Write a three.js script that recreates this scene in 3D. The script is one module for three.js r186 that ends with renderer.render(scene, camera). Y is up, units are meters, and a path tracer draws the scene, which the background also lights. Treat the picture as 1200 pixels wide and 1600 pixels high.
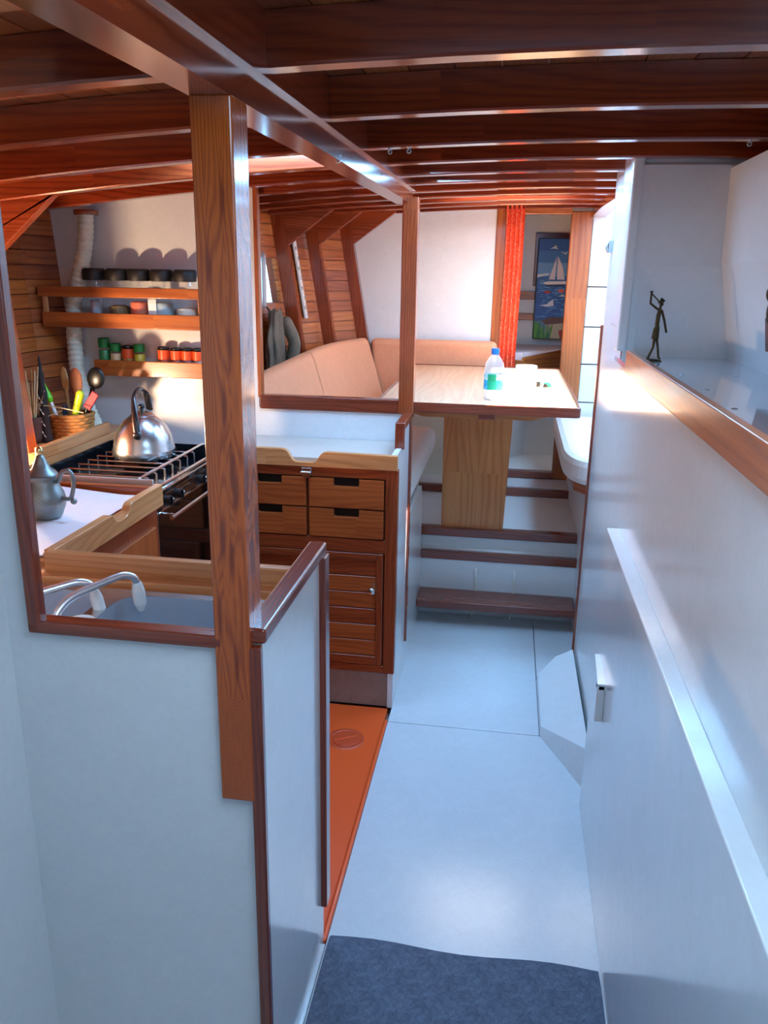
import * as THREE from 'three';
import { RoundedBoxGeometry } from 'three/addons/geometries/RoundedBoxGeometry.js';
import { mergeGeometries } from 'three/addons/utils/BufferGeometryUtils.js';
import { RectAreaLightUniformsLib } from 'three/addons/lights/RectAreaLightUniformsLib.js';

// ------------------------------------------------------------------ camera, sky, sun, exposure
const scene = new THREE.Scene();
const renderer = new THREE.WebGLRenderer({ antialias: true });
renderer.toneMapping = THREE.LinearToneMapping;
renderer.toneMappingExposure = 1.22;
renderer.shadowMap.enabled = true;
RectAreaLightUniformsLib.init();

const camera = new THREE.PerspectiveCamera(64.83, 0.75, 0.02, 60);
{
  const m = new THREE.Matrix4().makeBasis(
    new THREE.Vector3(0.98847, 0.01627, -0.15056),
    new THREE.Vector3(-0.05821, 0.95866, -0.27854),
    new THREE.Vector3(0.13981, 0.28409, 0.94855));
  camera.quaternion.setFromRotationMatrix(m);
  camera.position.set(0, 1.5, 0);
}
scene.background = new THREE.Color().setRGB(2.2, 4.6, 7.4);

const sun = new THREE.DirectionalLight(new THREE.Color().setRGB(1, 0.92, 0.82), 60);
sun.position.set(-0.4 + 0.55 * 6, 1 + 0.8 * 6, -3.2 - 0.05 * 6);
sun.target.position.set(-0.4, 1, -3.2);
sun.castShadow = true;
sun.shadow.mapSize.set(2048, 2048);
Object.assign(sun.shadow.camera, { left: -3, right: 3, top: 3, bottom: -3, near: 0.5, far: 14 });
sun.shadow.bias = -0.0005;
scene.add(sun, sun.target);

const SKY = new THREE.Color().setRGB(0.28, 0.6, 1.0);
const PALE = new THREE.Color().setRGB(0.5, 0.76, 1.0), WARM = new THREE.Color().setRGB(1.0, 0.95, 0.9);
function hatchLamp(x, y, z, w, h, power, color = SKY, dir = [0, -1, 0]) {  // area lamp standing in for daylight through an unseen opening
  const l = new THREE.RectAreaLight(color, power, w, h);
  l.position.set(x, y, z);
  l.lookAt(x + dir[0], y + dir[1], z + dir[2] + 1e-4);
  scene.add(l);
}
hatchLamp(0.12, 1.79, -0.39, 0.7, 0.72, 6.5, PALE);         // unseen open companionway, placed to light the aft end of the passage
hatchLamp(-0.69, 1.835, -2.24, 0.48, 0.17, 46);        // unseen skylight over the galley, placed to light beam face and counters
hatchLamp(0.665, 1.83, -3.57, 0.4, 1.2, 10);  // unseen hatch over the starboard settee, placed to light the saloon side
hatchLamp(-0.01, 1.8, -2.515, 0.52, 0.2, 24);         // unseen passage skylight, aft half, placed to light the floor blue
hatchLamp(-0.01, 1.805, -2.81, 0.52, 0.18, 30);         // forward half of the same unseen skylight, lights floor and steps
hatchLamp(-0.02, 1.87, -3.74, 0.5, 0.3, 11, WARM);         // unseen hatch over the saloon table, placed to light the saloon warm          // unseen hatch over the starboard settee

// ------------------------------------------------------------------ helpers
let seed = 7;
const rnd = () => { seed = (seed * 1664525 + 1013904223) >>> 0; return seed / 4294967296; };
const rr = (a, b) => a + (b - a) * rnd();
const V = (x, y, z) => new THREE.Vector3(x, y, z);
const taken = new Map();
function numbered(n) { const k = taken.get(n) ?? 0; taken.set(n, k + 1); return k ? n + '_' + String(k).padStart(3, '0') : n; }
const origin = new WeakMap();

function finish(o) { o.castShadow = true; o.receiveShadow = true; return o; }
function thing(name, label, category, at = [0, 0, 0], group) {
  const g = new THREE.Group();
  g.name = numbered(name); g.position.set(...at);
  g.userData = { label, category };
  if (group) g.userData.group = group;
  origin.set(g, at); scene.add(g);
  return g;
}
function structure(name, label, category, at = [0, 0, 0]) {
  const g = thing(name, label, category, at);
  g.userData.kind = 'structure';
  return g;
}
// a part: geometry is given in world metres and moved into its thing's own frame
function part(parent, name, geo, mat, label) {
  const at = origin.get(parent);
  const g = Array.isArray(geo) ? merge(geo) : geo;
  g.translate(-at[0], -at[1], -at[2]);
  const m = finish(new THREE.Mesh(g, mat));
  m.name = name;
  if (label) m.userData.label = label;
  origin.set(m, at); parent.add(m);
  return m;
}
function merge(list) {
  const l = list.map((g) => { const n = g.index ? g.toNonIndexed() : g; for (const k of Object.keys(n.attributes)) if (!['position', 'normal', 'uv'].includes(k)) n.deleteAttribute(k); n.morphAttributes = {}; return n; });
  return mergeGeometries(l);
}
// uv in metres: u runs along the grain axis, v across it
function grain(g, axis) {
  const n = g.index ? g.toNonIndexed() : g;
  n.computeBoundingBox();
  const b = n.boundingBox, s = b.getSize(V(0, 0, 0));
  if (axis === undefined) axis = s.x >= s.y && s.x >= s.z ? 0 : s.y >= s.z ? 1 : 2;
  const p = n.attributes.position, uv = new Float32Array(p.count * 2), o1 = rnd() * 3, o2 = rnd() * 3;
  const A = V(0, 0, 0), B = V(0, 0, 0), C = V(0, 0, 0);
  for (let i = 0; i < p.count; i += 3) {
    A.fromBufferAttribute(p, i); B.fromBufferAttribute(p, i + 1); C.fromBufferAttribute(p, i + 2);
    const nn = B.clone().sub(A).cross(C.clone().sub(A));
    const q = [Math.abs(nn.x), Math.abs(nn.y), Math.abs(nn.z)];
    const d = q[0] >= q[1] && q[0] >= q[2] ? 0 : q[1] >= q[2] ? 1 : 2;
    let ua = axis, va;
    if (d === axis) { ua = (axis + 1) % 3; va = (axis + 2) % 3; } else va = 3 - d - axis;
    [A, B, C].forEach((P, k) => { const c = P.toArray(); uv[(i + k) * 2] = c[ua] + o1; uv[(i + k) * 2 + 1] = c[va] + o2; });
  }
  n.setAttribute('uv', new THREE.BufferAttribute(uv, 2));
  return n;
}
function box(x0, x1, y0, y1, z0, z1, r = 0, axis) {
  const w = Math.abs(x1 - x0), h = Math.abs(y1 - y0), d = Math.abs(z1 - z0);
  const g = r > 0 ? new RoundedBoxGeometry(w, h, d, 2, Math.min(r, w / 2.02, h / 2.02, d / 2.02)) : new THREE.BoxGeometry(w, h, d);
  const n = grain(g, axis);
  n.translate((x0 + x1) / 2, (y0 + y1) / 2, (z0 + z1) / 2);
  return n;
}
function tube(pts, r, seg = 24, rad = 10, closed = false) {
  const c = new THREE.CatmullRomCurve3(pts.map((p) => V(...p)), closed, 'catmullrom', 0.4);
  const g = new THREE.TubeGeometry(c, seg, r, rad, closed);
  if (closed) return g;
  const caps = [0, 1].map((t) => { const s = new THREE.SphereGeometry(r, rad, 6); const p = c.getPoint(t); s.translate(p.x, p.y, p.z); return s; });
  return merge([g, ...caps]);
}
function rod(a, b, r, r2 = r, seg = 12) {
  const A = V(...a), B = V(...b), d = B.clone().sub(A);
  const g = new THREE.CylinderGeometry(r2, r, d.length(), seg);
  g.applyQuaternion(new THREE.Quaternion().setFromUnitVectors(V(0, 1, 0), d.clone().normalize()));
  g.translate((A.x + B.x) / 2, (A.y + B.y) / 2, (A.z + B.z) / 2);
  return g;
}
function lathe(profile, x, y, z, seg = 32) {
  const g = new THREE.LatheGeometry(profile.map((p) => new THREE.Vector2(p[0], p[1])), seg);
  g.translate(x, y, z);
  return g;
}
// extrude a 2-d outline; plane 'xy' (thickness along z), 'zy' (thickness along x), 'xz' (thickness along y)
function slab(pts, plane, t0, t1, bevel = 0, holes = []) {
  const sh = pts.isShape ? pts : new THREE.Shape(pts.map((p) => new THREE.Vector2(p[0], plane === 'xz' ? -p[1] : p[1])));
  for (const h of holes) sh.holes.push(h.isPath ? h : new THREE.Path(h.map((p) => new THREE.Vector2(p[0], plane === 'xz' ? -p[1] : p[1]))));
  const t = Math.abs(t1 - t0), lo = Math.min(t0, t1);
  const g = new THREE.ExtrudeGeometry(sh, { depth: t - 2 * bevel, bevelEnabled: bevel > 0, bevelThickness: bevel, bevelSize: bevel, bevelOffset: -bevel, bevelSegments: 2, curveSegments: 10, steps: 1 });
  g.translate(0, 0, bevel);
  if (plane === 'xy') g.translate(0, 0, lo);
  else if (plane === 'zy') { // shape x = world z ; rotate so that extrusion runs along x
    g.applyMatrix4(new THREE.Matrix4().set(0, 0, 1, lo, 0, 1, 0, 0, 1, 0, 0, 0, 0, 0, 0, 1));
    flip(g);
  } else { g.rotateX(-Math.PI / 2); g.translate(0, lo, 0); }
  return grain(g);
}
function flip(g) {
  const n = g.index ? g.toNonIndexed() : g;
  for (const a of Object.values(n.attributes)) {
    const s = a.itemSize, t = a.array;
    for (let i = 0; i < a.count; i += 3) for (let k = 0; k < s; k++) { const q = t[(i + 1) * s + k]; t[(i + 1) * s + k] = t[(i + 2) * s + k]; t[(i + 2) * s + k] = q; }
  }
  if (n !== g) { g.index = null; for (const [k, a] of Object.entries(n.attributes)) g.setAttribute(k, a); }
  g.computeVertexNormals();
  return g;
}
function rrect(x0, x1, y0, y1, r, Cls = THREE.Shape) {
  const s = new Cls();
  s.moveTo(x0 + r, y0); s.lineTo(x1 - r, y0); s.quadraticCurveTo(x1, y0, x1, y0 + r);
  s.lineTo(x1, y1 - r); s.quadraticCurveTo(x1, y1, x1 - r, y1);
  s.lineTo(x0 + r, y1); s.quadraticCurveTo(x0, y1, x0, y1 - r);
  s.lineTo(x0, y0 + r); s.quadraticCurveTo(x0, y0, x0 + r, y0);
  s.isShape = Cls === THREE.Shape; s.isPath = true;
  return s;
}
// hexahedron from 8 corners: bottom ring a b c d, top ring e f g h (counter-clockwise seen from above)
function hexa(c) {
  const f = [[0, 3, 2, 1], [4, 5, 6, 7], [0, 1, 5, 4], [1, 2, 6, 5], [2, 3, 7, 6], [3, 0, 4, 7]];
  const p = [];
  for (const q of f) for (const k of [0, 1, 2, 0, 2, 3]) p.push(...c[q[k]]);
  const g = new THREE.BufferGeometry();
  g.setAttribute('position', new THREE.Float32BufferAttribute(p, 3));
  g.setAttribute('uv', new THREE.Float32BufferAttribute(new Float32Array(p.length / 3 * 2), 2));
  g.computeVertexNormals();
  return grain(g);
}
function gridSurface(nu, nv, fn, close = false) {
  const p = [], uv = [], ix = [];
  for (let j = 0; j <= nv; j++) for (let i = 0; i <= nu; i++) { p.push(...fn(i / nu, j / nv)); uv.push(i / nu, j / nv); }
  for (let j = 0; j < nv; j++) for (let i = 0; i < nu; i++) { const a = j * (nu + 1) + i, b = a + 1, c = a + nu + 1, d = c + 1; ix.push(a, b, d, a, d, c); }
  const g = new THREE.BufferGeometry();
  g.setAttribute('position', new THREE.Float32BufferAttribute(p, 3));
  g.setAttribute('uv', new THREE.Float32BufferAttribute(uv, 2));
  g.setIndex(ix); g.computeVertexNormals();
  return g;
}

// ------------------------------------------------------------------ procedural textures
function noiseGrid(n, s) { const t = new Float32Array(n * n); let q = s >>> 0; for (let i = 0; i < n * n; i++) { q = (q * 1664525 + 1013904223) >>> 0; t[i] = q / 4294967296; } return t; }
const NG = noiseGrid(64, 99);
function vn(x, y, per = 64) { // periodic value noise
  const xi = Math.floor(x), yi = Math.floor(y), fx = x - xi, fy = y - yi, u = fx * fx * (3 - 2 * fx), v = fy * fy * (3 - 2 * fy);
  const m = (a) => ((a % per) + per) % per;
  const a = NG[m(yi) * 64 + m(xi)], b = NG[m(yi) * 64 + m(xi + 1)], c = NG[m(yi + 1) * 64 + m(xi)], d = NG[m(yi + 1) * 64 + m(xi + 1)];
  return a + (b - a) * u + (c - a) * v + (a - b - c + d) * u * v;
}
function dataTex(w, h, fn, srgb = true) {
  const d = new Uint8Array(w * h * 4);
  for (let y = 0; y < h; y++) for (let x = 0; x < w; x++) { const c = fn(x / w, y / h); const i = (y * w + x) * 4; d[i] = c[0]; d[i + 1] = c[1]; d[i + 2] = c[2]; d[i + 3] = 255; }
  const t = new THREE.DataTexture(d, w, h, THREE.RGBAFormat);
  t.wrapS = t.wrapT = THREE.RepeatWrapping; t.magFilter = THREE.LinearFilter; t.minFilter = THREE.LinearMipmapLinearFilter; t.generateMipmaps = true;
  if (srgb) t.colorSpace = THREE.SRGBColorSpace;
  t.needsUpdate = true;
  return t;
}
const hex = (h) => [(h >> 16) & 255, (h >> 8) & 255, h & 255];
const mix = (a, b, t) => a.map((v, i) => v + (b[i] - v) * t);
const sat = (t) => Math.max(0, Math.min(1, t));
// wood: u along grain (1 m period), v across (0.32 m period)
function woodMat(light, dark, o = {}) {
  const { off = 0, rings = 26, rough = 0.24, coat = 0.35, contrast = 1, streak = 0.5 } = o;
  const L = hex(light), D = hex(dark), per = 64;
  const t = dataTex(512, 512, (u, v) => {
    const warp = (vn(u * 2 + off * 7, v * 4 + off, per) - 0.5) * 0.22 + (vn(u * 8 + off * 3, v * 8, per) - 0.5) * 0.03;
    const w = (v + warp) * rings;
    const ring = Math.pow(0.5 + 0.5 * Math.sin(w * Math.PI * 2 + 3 * vn(u * 2, v * 16 + off * 11, per)), 2.2);
    const fib = vn(u * 32 + off, v * 256, per) * 0.6 + vn(u * 8, v * 128 + off * 5, per) * 0.4;
    const big = vn(u * 2 + 13 * off, v * 8, per);
    const k = sat((ring * 0.42 + (fib - 0.5) * streak + (big - 0.5) * 0.5 + 0.2) * contrast);
    return mix(L, D, k);
  });
  t.repeat.set(1, 3.1);
  return new THREE.MeshPhysicalMaterial({ map: t, roughness: rough, clearcoat: coat, clearcoatRoughness: 0.12, ior: 1.5 });
}
function plain(color, rough = 0.5, o = {}) { return new THREE.MeshPhysicalMaterial({ color, roughness: rough, ...o }); }
function speckle(light, dark, rough, scale, o = {}) {
  const L = hex(light), D = hex(dark);
  const t = dataTex(256, 256, (u, v) => mix(L, D, sat(0.45 * vn(u * 64, v * 64) + 0.35 * vn(u * 16 + 5, v * 16) + 0.2 * vn(u * 4, v * 4 + 9))));
  t.repeat.set(scale, scale);
  return new THREE.MeshPhysicalMaterial({ map: t, roughness: rough, ...o });
}
const M = {
  beam: woodMat(0x86351a, 0x561b0a, { off: 0.3, rings: 18, rough: 0.2, coat: 0.6 }),
  beamB: woodMat(0x8e3c1c, 0x5c1f0e, { off: 1.3, rings: 14, rough: 0.2, coat: 0.6 }),
  deck: [woodMat(0xa85a2c, 0x7a3517, { off: 2.1, rough: 0.3 }), woodMat(0xb8682f, 0x84401c, { off: 3.4, rough: 0.3 }), woodMat(0x944a25, 0x6a2c14, { off: 4.2, rough: 0.3 })],
  hull: [woodMat(0xb5622c, 0x86401c, { off: 5.1, rough: 0.32, rings: 12 }), woodMat(0xc47234, 0x934a1f, { off: 6.2, rough: 0.32, rings: 12 }), woodMat(0x8d4527, 0x653020, { off: 7.7, rough: 0.32, rings: 12 }), woodMat(0xa7562a, 0x7c3a1b, { off: 8.9, rough: 0.32, rings: 12 })],
  frame: woodMat(0xa04a26, 0x6c2812, { off: 9.1, rough: 0.22, coat: 0.6 }),
  mahog: woodMat(0x8a3c24, 0x5e2213, { off: 10.3, rough: 0.24, coat: 0.5 }),
  cab: woodMat(0xb05a2a, 0x823a1a, { off: 11.2, rings: 20, rough: 0.3, coat: 0.35 }),
  cabDark: woodMat(0x964522, 0x6c2a14, { off: 12.8, rings: 20, rough: 0.28, coat: 0.4 }),
  oak: woodMat(0xd2925e, 0xae6a3a, { off: 13.4, rings: 16, rough: 0.35, coat: 0.25 }),
  pine: woodMat(0xd28a4e, 0xb0622c, { off: 14.9, rings: 10, rough: 0.35, coat: 0.25 }),
  orangeWood: woodMat(0xc06a30, 0x8e421c, { off: 15.5, rings: 8, rough: 0.3, coat: 0.3 }),
  door: woodMat(0xb0622c, 0x82401c, { off: 16.1, rings: 12, rough: 0.26, coat: 0.4 }),
  tableTop: woodMat(0xdfb692, 0xc4946c, { off: 17.3, rings: 9, rough: 0.3, coat: 0.3 }),
  spoon: woodMat(0x8f5230, 0x6d3a20, { off: 18.3, rings: 12, rough: 0.6, coat: 0 }),
  spoonPale: woodMat(0xb99058, 0x94693a, { off: 19.3, rings: 12, rough: 0.6, coat: 0 }),
  white: speckle(0xe2e2e2, 0xd9d9d9, 0.3, 2, { clearcoat: 0.25, clearcoatRoughness: 0.2 }),
  whiteGloss: speckle(0xe2e2e2, 0xd9d9d9, 0.2, 2, { clearcoat: 0.5, clearcoatRoughness: 0.1 }),
  sole: speckle(0xcccfd3, 0xc2c5c9, 0.22, 3, { clearcoat: 0.3, clearcoatRoughness: 0.2 }),
  soleWhite: speckle(0xe2e2e2, 0xd9d9d9, 0.3, 3),
  orange: plain(0xe8551c, 0.4, { clearcoat: 0.3 }),
  orangeDark: plain(0xc5431a, 0.45),
  kick: speckle(0xa08a80, 0x8d776c, 0.5, 4),
  carpet: speckle(0x6e7688, 0x404656, 0.98, 9, { sheen: 0.4 }),
  cushion: speckle(0xe8a079, 0xdc906a, 0.85, 6, { sheen: 0.5, sheenColor: new THREE.Color(0xffd9b0) }),
  cushionPale: speckle(0xe9e0da, 0xddd2cb, 0.85, 6, { sheen: 0.4 }),
  cream: plain(0xe8e2cf, 0.45),
  steel: plain(0xc4c6c8, 0.24, { metalness: 1 }),
  steelDull: plain(0xa9adb0, 0.42, { metalness: 1 }),
  chrome: plain(0xe2e4e6, 0.1, { metalness: 1 }),
  pewter: speckle(0x9aa09f, 0x6d7575, 0.42, 18, { metalness: 0.85 }),
  black: plain(0x0c0c0d, 0.35),
  blackGloss: plain(0x070707, 0.12, { clearcoat: 0.6 }),
  panelBrown: plain(0x3a1d12, 0.1, { clearcoat: 0.8 }),
  lid: plain(0x1c1716, 0.5),
  plastic: plain(0xe9e9e6, 0.35),
  glass: new THREE.MeshPhysicalMaterial({ color: 0xffffff, roughness: 0.03, transmission: 1, thickness: 0, ior: 1.45 }),
  frostClear: new THREE.MeshPhysicalMaterial({ color: 0xa8a8a8, roughness: 1, transmission: 1, thickness: 0 }),
  frost: new THREE.MeshPhysicalMaterial({ color: 0x566680, roughness: 1, transmission: 1, thickness: 0 }),
  clearPlastic: new THREE.MeshPhysicalMaterial({ color: 0xe8f0f6, roughness: 0.38, transmission: 0.9, thickness: 0, ior: 1.45 }),
  bronze: speckle(0x5a4a2c, 0x2a2216, 0.38, 30, { metalness: 0.8 }),
  glassShelf: speckle(0xb2bac4, 0xa8b0ba, 0.08, 2, { clearcoat: 1, clearcoatRoughness: 0.04 }),
};

// ------------------------------------------------------------------ ship's shape
const HT = [[1, -1.7], [-2, -1.7], [-2.75, -1.7], [-2.9, -1.655], [-3.3, -1.37], [-3.78, -1.1], [-4.06, -0.98], [-4.36, -0.81], [-5.2, -0.45]];
function hullX(y, z) {
  let i = 0; while (i < HT.length - 2 && z < HT[i + 1][0]) i++;
  const [z0, x0] = HT[i], [z1, x1] = HT[i + 1], t = (z - z0) / (z1 - z0);
  const f = 0.07 + 0.1 * sat((-z - 2.9) / 1.2);
  return x0 + (x1 - x0) * t - f * (y - 1.4);
}
const roofY = (x, z) => 1.771 - 0.012 * z - 0.033 * (x - 0.35) ** 2;   // underside of the beams
const BEAMS = [-0.8, -1.2, -1.61, -2.02, -2.34, -2.65, -2.92, -3.22, -3.5, -3.78, -4.06, -4.34];
function beamGeo(x0, x1, z, w = 0.042, h = 0.07, ch = 0.004) {
  const n = 14, ring = [[0, h], [0, ch], [ch, 0], [w - ch, 0], [w, ch], [w, h]], p = [], idx = [];
  const row = [];
  for (let i = 0; i <= n; i++) { const x = x0 + (x1 - x0) * i / n, y = roofY(x, z); row.push(ring.map(([dz, dy]) => [x, y + dy, z - dz])); }
  const quad = (a, b, c, d) => p.push(...a, ...b, ...c, ...a, ...c, ...d);
  for (let i = 0; i < n; i++) for (let k = 0; k < 6; k++) { const l = (k + 1) % 6; quad(row[i][k], row[i][l], row[i + 1][l], row[i + 1][k]); }
  for (const [r, f] of [[row[0], 1], [row[n], 0]]) for (let k = 1; k < 5; k++) f ? p.push(...r[0], ...r[k + 1], ...r[k]) : p.push(...r[0], ...r[k], ...r[k + 1]);
  const g = new THREE.BufferGeometry();
  g.setAttribute('position', new THREE.Float32BufferAttribute(p, 3));
  g.setAttribute('uv', new THREE.Float32BufferAttribute(new Float32Array(p.length / 3 * 2), 2));
  g.computeVertexNormals();
  return grain(g, 0);
}

// ---- ceiling: beams, deck planks, carlins
const HATCH = { companion: [-0.25, 0.5, -0.76, 0.0], saloon: [-0.3, 0.25, -4.04, -3.56], sky: [-0.95, -0.43, -2.335, -2.065], passage: [-0.3, 0.25, -2.91, -2.4], side: [0.46, 0.87, -4.2, -2.94] };  // openings out of view, placed for the light they let in
const ceiling = structure('ceiling', 'varnished wooden deckhead of dark cambered beams under fore-and-aft planks', 'ceiling');
for (const z of BEAMS) {
  const xl = Math.max(-1.72, hullX(1.72, z) + 0.03), xr = z === -0.8 ? -0.27 : z > -2.5 ? 0.8 : 0.44;
  part(ceiling, 'beam', beamGeo(xl, xr, z), BEAMS.indexOf(z) % 2 ? M.beam : M.beamB);
}
const PW = 0.082;
for (let x = -1.76, i = 0; x < 1.05; x += PW, i++) {
  const x1 = x + PW - 0.003, xm = x + PW / 2;
  const cuts = [[0.86, 0.86]];
  for (const [a, b, z0, z1] of Object.values(HATCH)) if (xm > a && xm < b) cuts.push([z1, z0]);
  cuts.push([-4.42, -4.42]);
  cuts.sort((p, q) => q[0] - p[0]);
  for (let k = 0; k < cuts.length - 1; k++) {
    const za = cuts[k][1], zb = cuts[k + 1][0];
    if (za - zb < 0.03) continue;
    const Y = (xx, zz) => roofY(xx, zz) + 0.071;
    part(ceiling, 'plank', hexa([[x, Y(x, za), za], [x1, Y(x1, za), za], [x1, Y(x1, zb), zb], [x, Y(x, zb), zb],
      [x, Y(x, za) + 0.018, za], [x1, Y(x1, za) + 0.018, za], [x1, Y(x1, zb) + 0.018, zb], [x, Y(x, zb) + 0.018, zb]]), M.deck[Math.floor(rnd() * 3)]);
  }
}
{ // solid deck above the planks, with the hatch openings left free
  const xs = [-1.9, -0.95, -0.43, -0.3, -0.25, 0.25, 0.46, 0.5, 0.87, 1.15], zs = [0.95, 0.0, -0.76, -2.065, -2.335, -2.4, -2.91, -2.94, -3.56, -4.04, -4.2, -5.4], g = [];
  for (let i = 0; i < xs.length - 1; i++) for (let j = 0; j < zs.length - 1; j++) {
    const xm = (xs[i] + xs[i + 1]) / 2, zm = (zs[j] + zs[j + 1]) / 2;
    if (Object.values(HATCH).some(([a, b, z0, z1]) => xm > a && xm < b && zm > z0 && zm < z1)) continue;
    const n = 6;
    for (let k = 0; k < n; k++) {
      const x = xs[i] + (xs[i + 1] - xs[i]) * k / n, x1 = xs[i] + (xs[i + 1] - xs[i]) * (k + 1) / n, a = zs[j], b = zs[j + 1];
      const Y = (xx, zz) => roofY(xx, zz) + 0.0895, T = 0.03;
      g.push(hexa([[x, Y(x, a), a], [x1, Y(x1, a), a], [x1, Y(x1, b), b], [x, Y(x, b), b], [x, Y(x, a) + T, a], [x1, Y(x1, a) + T, a], [x1, Y(x1, b) + T, b], [x, Y(x, b) + T, b]]));
    }
  }
  part(ceiling, 'deck', g, M.deck[2]);
}
// panes of the unseen hatches, placed for the light they let in
for (const [nm, k] of [['window_1', 'sky'], ['window_2', 'side'], ['window_4', 'saloon'], ['window_5', 'passage']]) {
  const [a, b, z0, z1] = HATCH[k], zm = (z0 + z1) / 2, y = roofY((a + b) / 2, zm) + 0.125;
  const w = structure(nm, { sky: 'unseen frosted skylight pane in the deckhead, placed to light the galley', side: 'unseen clear hatch pane over the starboard settee, placed to sun the table', saloon: 'unseen frosted hatch pane over the saloon table, placed to light the saloon', passage: 'unseen frosted skylight pane placed to light the passage by the drawer counter' }[k], 'window', [(a + b) / 2, y, zm]);
  const f = [box(a - 0.03, b + 0.03, y, y + 0.02, z1, z1 + 0.03), box(a - 0.03, b + 0.03, y, y + 0.02, z0 - 0.03, z0), box(a - 0.03, a, y, y + 0.02, z0, z1), box(b, b + 0.03, y, y + 0.02, z0, z1)];
  part(w, 'window_frame', f, M.white);
  part(w, 'pane', box(a, b, y + 0.008, y + 0.011, z0, z1), k === 'side' ? M.glass : k === 'saloon' ? M.frostClear : M.frost);
}
// added canvas sheet, out of view, blocks the sun over the companionway
{
  const h = thing('exterior_sun_blocker', 'added pale canvas blocking the sun over the companionway, out of view', 'added_canopy', [0.2, 1.95, -0.1]);
  const f = gridSurface(20, 2, (u, v) => { const a = Math.PI * (0.02 + 0.7 * u); return [0.2 + 0.62 * Math.cos(a), 1.9 + 0.62 * Math.sin(a), -1.0 + 1.9 * v]; });
  part(h, 'canvas', f, speckle(0xd8dade, 0xc8ccd2, 0.9, 4, { side: THREE.DoubleSide }));
  for (const z of [-1.0, 0.9]) part(h, 'hoop', tube(Array.from({ length: 9 }, (_, i) => { const a = Math.PI * (0.02 + 0.7 * i / 8); return [0.2 + 0.61 * Math.cos(a), 1.9 + 0.61 * Math.sin(a), z]; }), 0.012, 24, 8), M.steel);
}
// port carlin with its set-back upper member
{
  const c = (z) => 1.71 + 0.012 * (-z - 1.07);
  const car = (x0, x1, ya, yb, za, zb) => hexa([[x0, c(za) + ya, za], [x1, c(za) + ya, za], [x1, c(zb) + ya, zb], [x0, c(zb) + ya, zb], [x0, c(za) + yb, za], [x1, c(za) + yb, za], [x1, c(zb) + yb, zb], [x0, c(zb) + yb, zb]]);
  part(ceiling, 'carlin', car(-0.415, -0.36, 0, 0.044, 0.9, -3.0), M.beamB);
  part(ceiling, 'carlin_upper_member', car(-0.41, -0.35, 0.044, 0.128, 0.9, -3.02), M.beam);
  const hook = (x, y, z) => [lathe([[0.0005, 0], [0.006, 0], [0.006, 0.003], [0.0025, 0.004], [0.0025, 0.008]].map(([r, h]) => [r, -h]), x, y, z, 12), new THREE.TorusGeometry(0.004, 0.0018, 8, 16).translate(x, y - 0.011, z)];
  part(ceiling, 'hook', hook(-0.365, c(-1.75) + 0.012, -1.75), M.chrome);
  part(ceiling, 'hook', hook(-0.30, roofY(-0.3, -2.03) + 0.002, -2.03), M.steelDull);
  part(ceiling, 'hook', hook(-0.255, roofY(-0.255, -2.03) + 0.002, -2.03), M.steelDull);
  part(ceiling, 'hook', hook(0.5, roofY(0.5, -2.03) + 0.002, -2.03), M.steelDull);
  // starboard carlin along the edge of the side hatch
  const yr = (z) => roofY(0.4, z) - 0.022 - (z < -4.2 ? 0.02 : 0);
  part(ceiling, 'carlin', [[-2.85, -3.4], [-3.4, -3.9], [-3.9, -4.38]].map(([a, b]) => hexa([[0.375, yr(a), a], [0.44, yr(a), a], [0.44, yr(b), b], [0.375, yr(b), b], [0.375, roofY(0.4, a) + 0.07, a], [0.44, roofY(0.4, a) + 0.07, a], [0.44, roofY(0.4, b) + 0.07, b], [0.375, roofY(0.4, b) + 0.07, b]])), M.frame);
}

// ---- floors
const floor = structure('floor', 'pale grey painted cabin sole running down the passage to the steps', 'floor');
part(floor, 'floor_panel', box(-0.338, 0.31, -0.03, 0, -2.467, 0.9, 0.002), M.sole);
part(floor, 'floor_panel', box(-0.338, 0.183, -0.03, 0.0005, -3.46, -2.4695, 0.002), M.sole);
part(floor, 'floor_panel', box(0.1855, 1.05, -0.03, 0, -3.46, -2.4695, 0.002), M.sole);
part(floor, 'under_floor', box(-1.9, 1.1, -0.06, -0.031, -5.2, 0.95), M.kick);
part(floor, 'floor_panel', box(-1.8, -0.339, -0.03, 0, -1.48, 0.9), M.sole);
part(floor, 'galley_panel', box(-1.7, -0.352, -0.03, -0.004, -2.56, -1.482), M.orange, 'orange painted galley sole');
part(floor, 'edge_strip', tube([[-0.345, 0.001, -1.49], [-0.345, 0.001, -2.0], [-0.345, 0.001, -2.465]], 0.007, 6, 10), M.orange);
const plate = part(floor, 'deck_plate', lathe([[0.0, 0.0035], [0.044, 0.0035], [0.046, 0.002], [0.0475, -0.0015], [0.049, -0.0015], [0.051, 0.002], [0.062, 0.001], [0.064, -0.004]], -0.462, -0.003, -2.34, 40), M.orangeDark, 'round screw-in deck plate');
part(plate, 'slot', box(-0.038, 0.038, 0, 0.002, -0.003, 0.003, 0.001).rotateY(0.5).translate(-0.462, 0.0, -2.34), M.orange);

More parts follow.
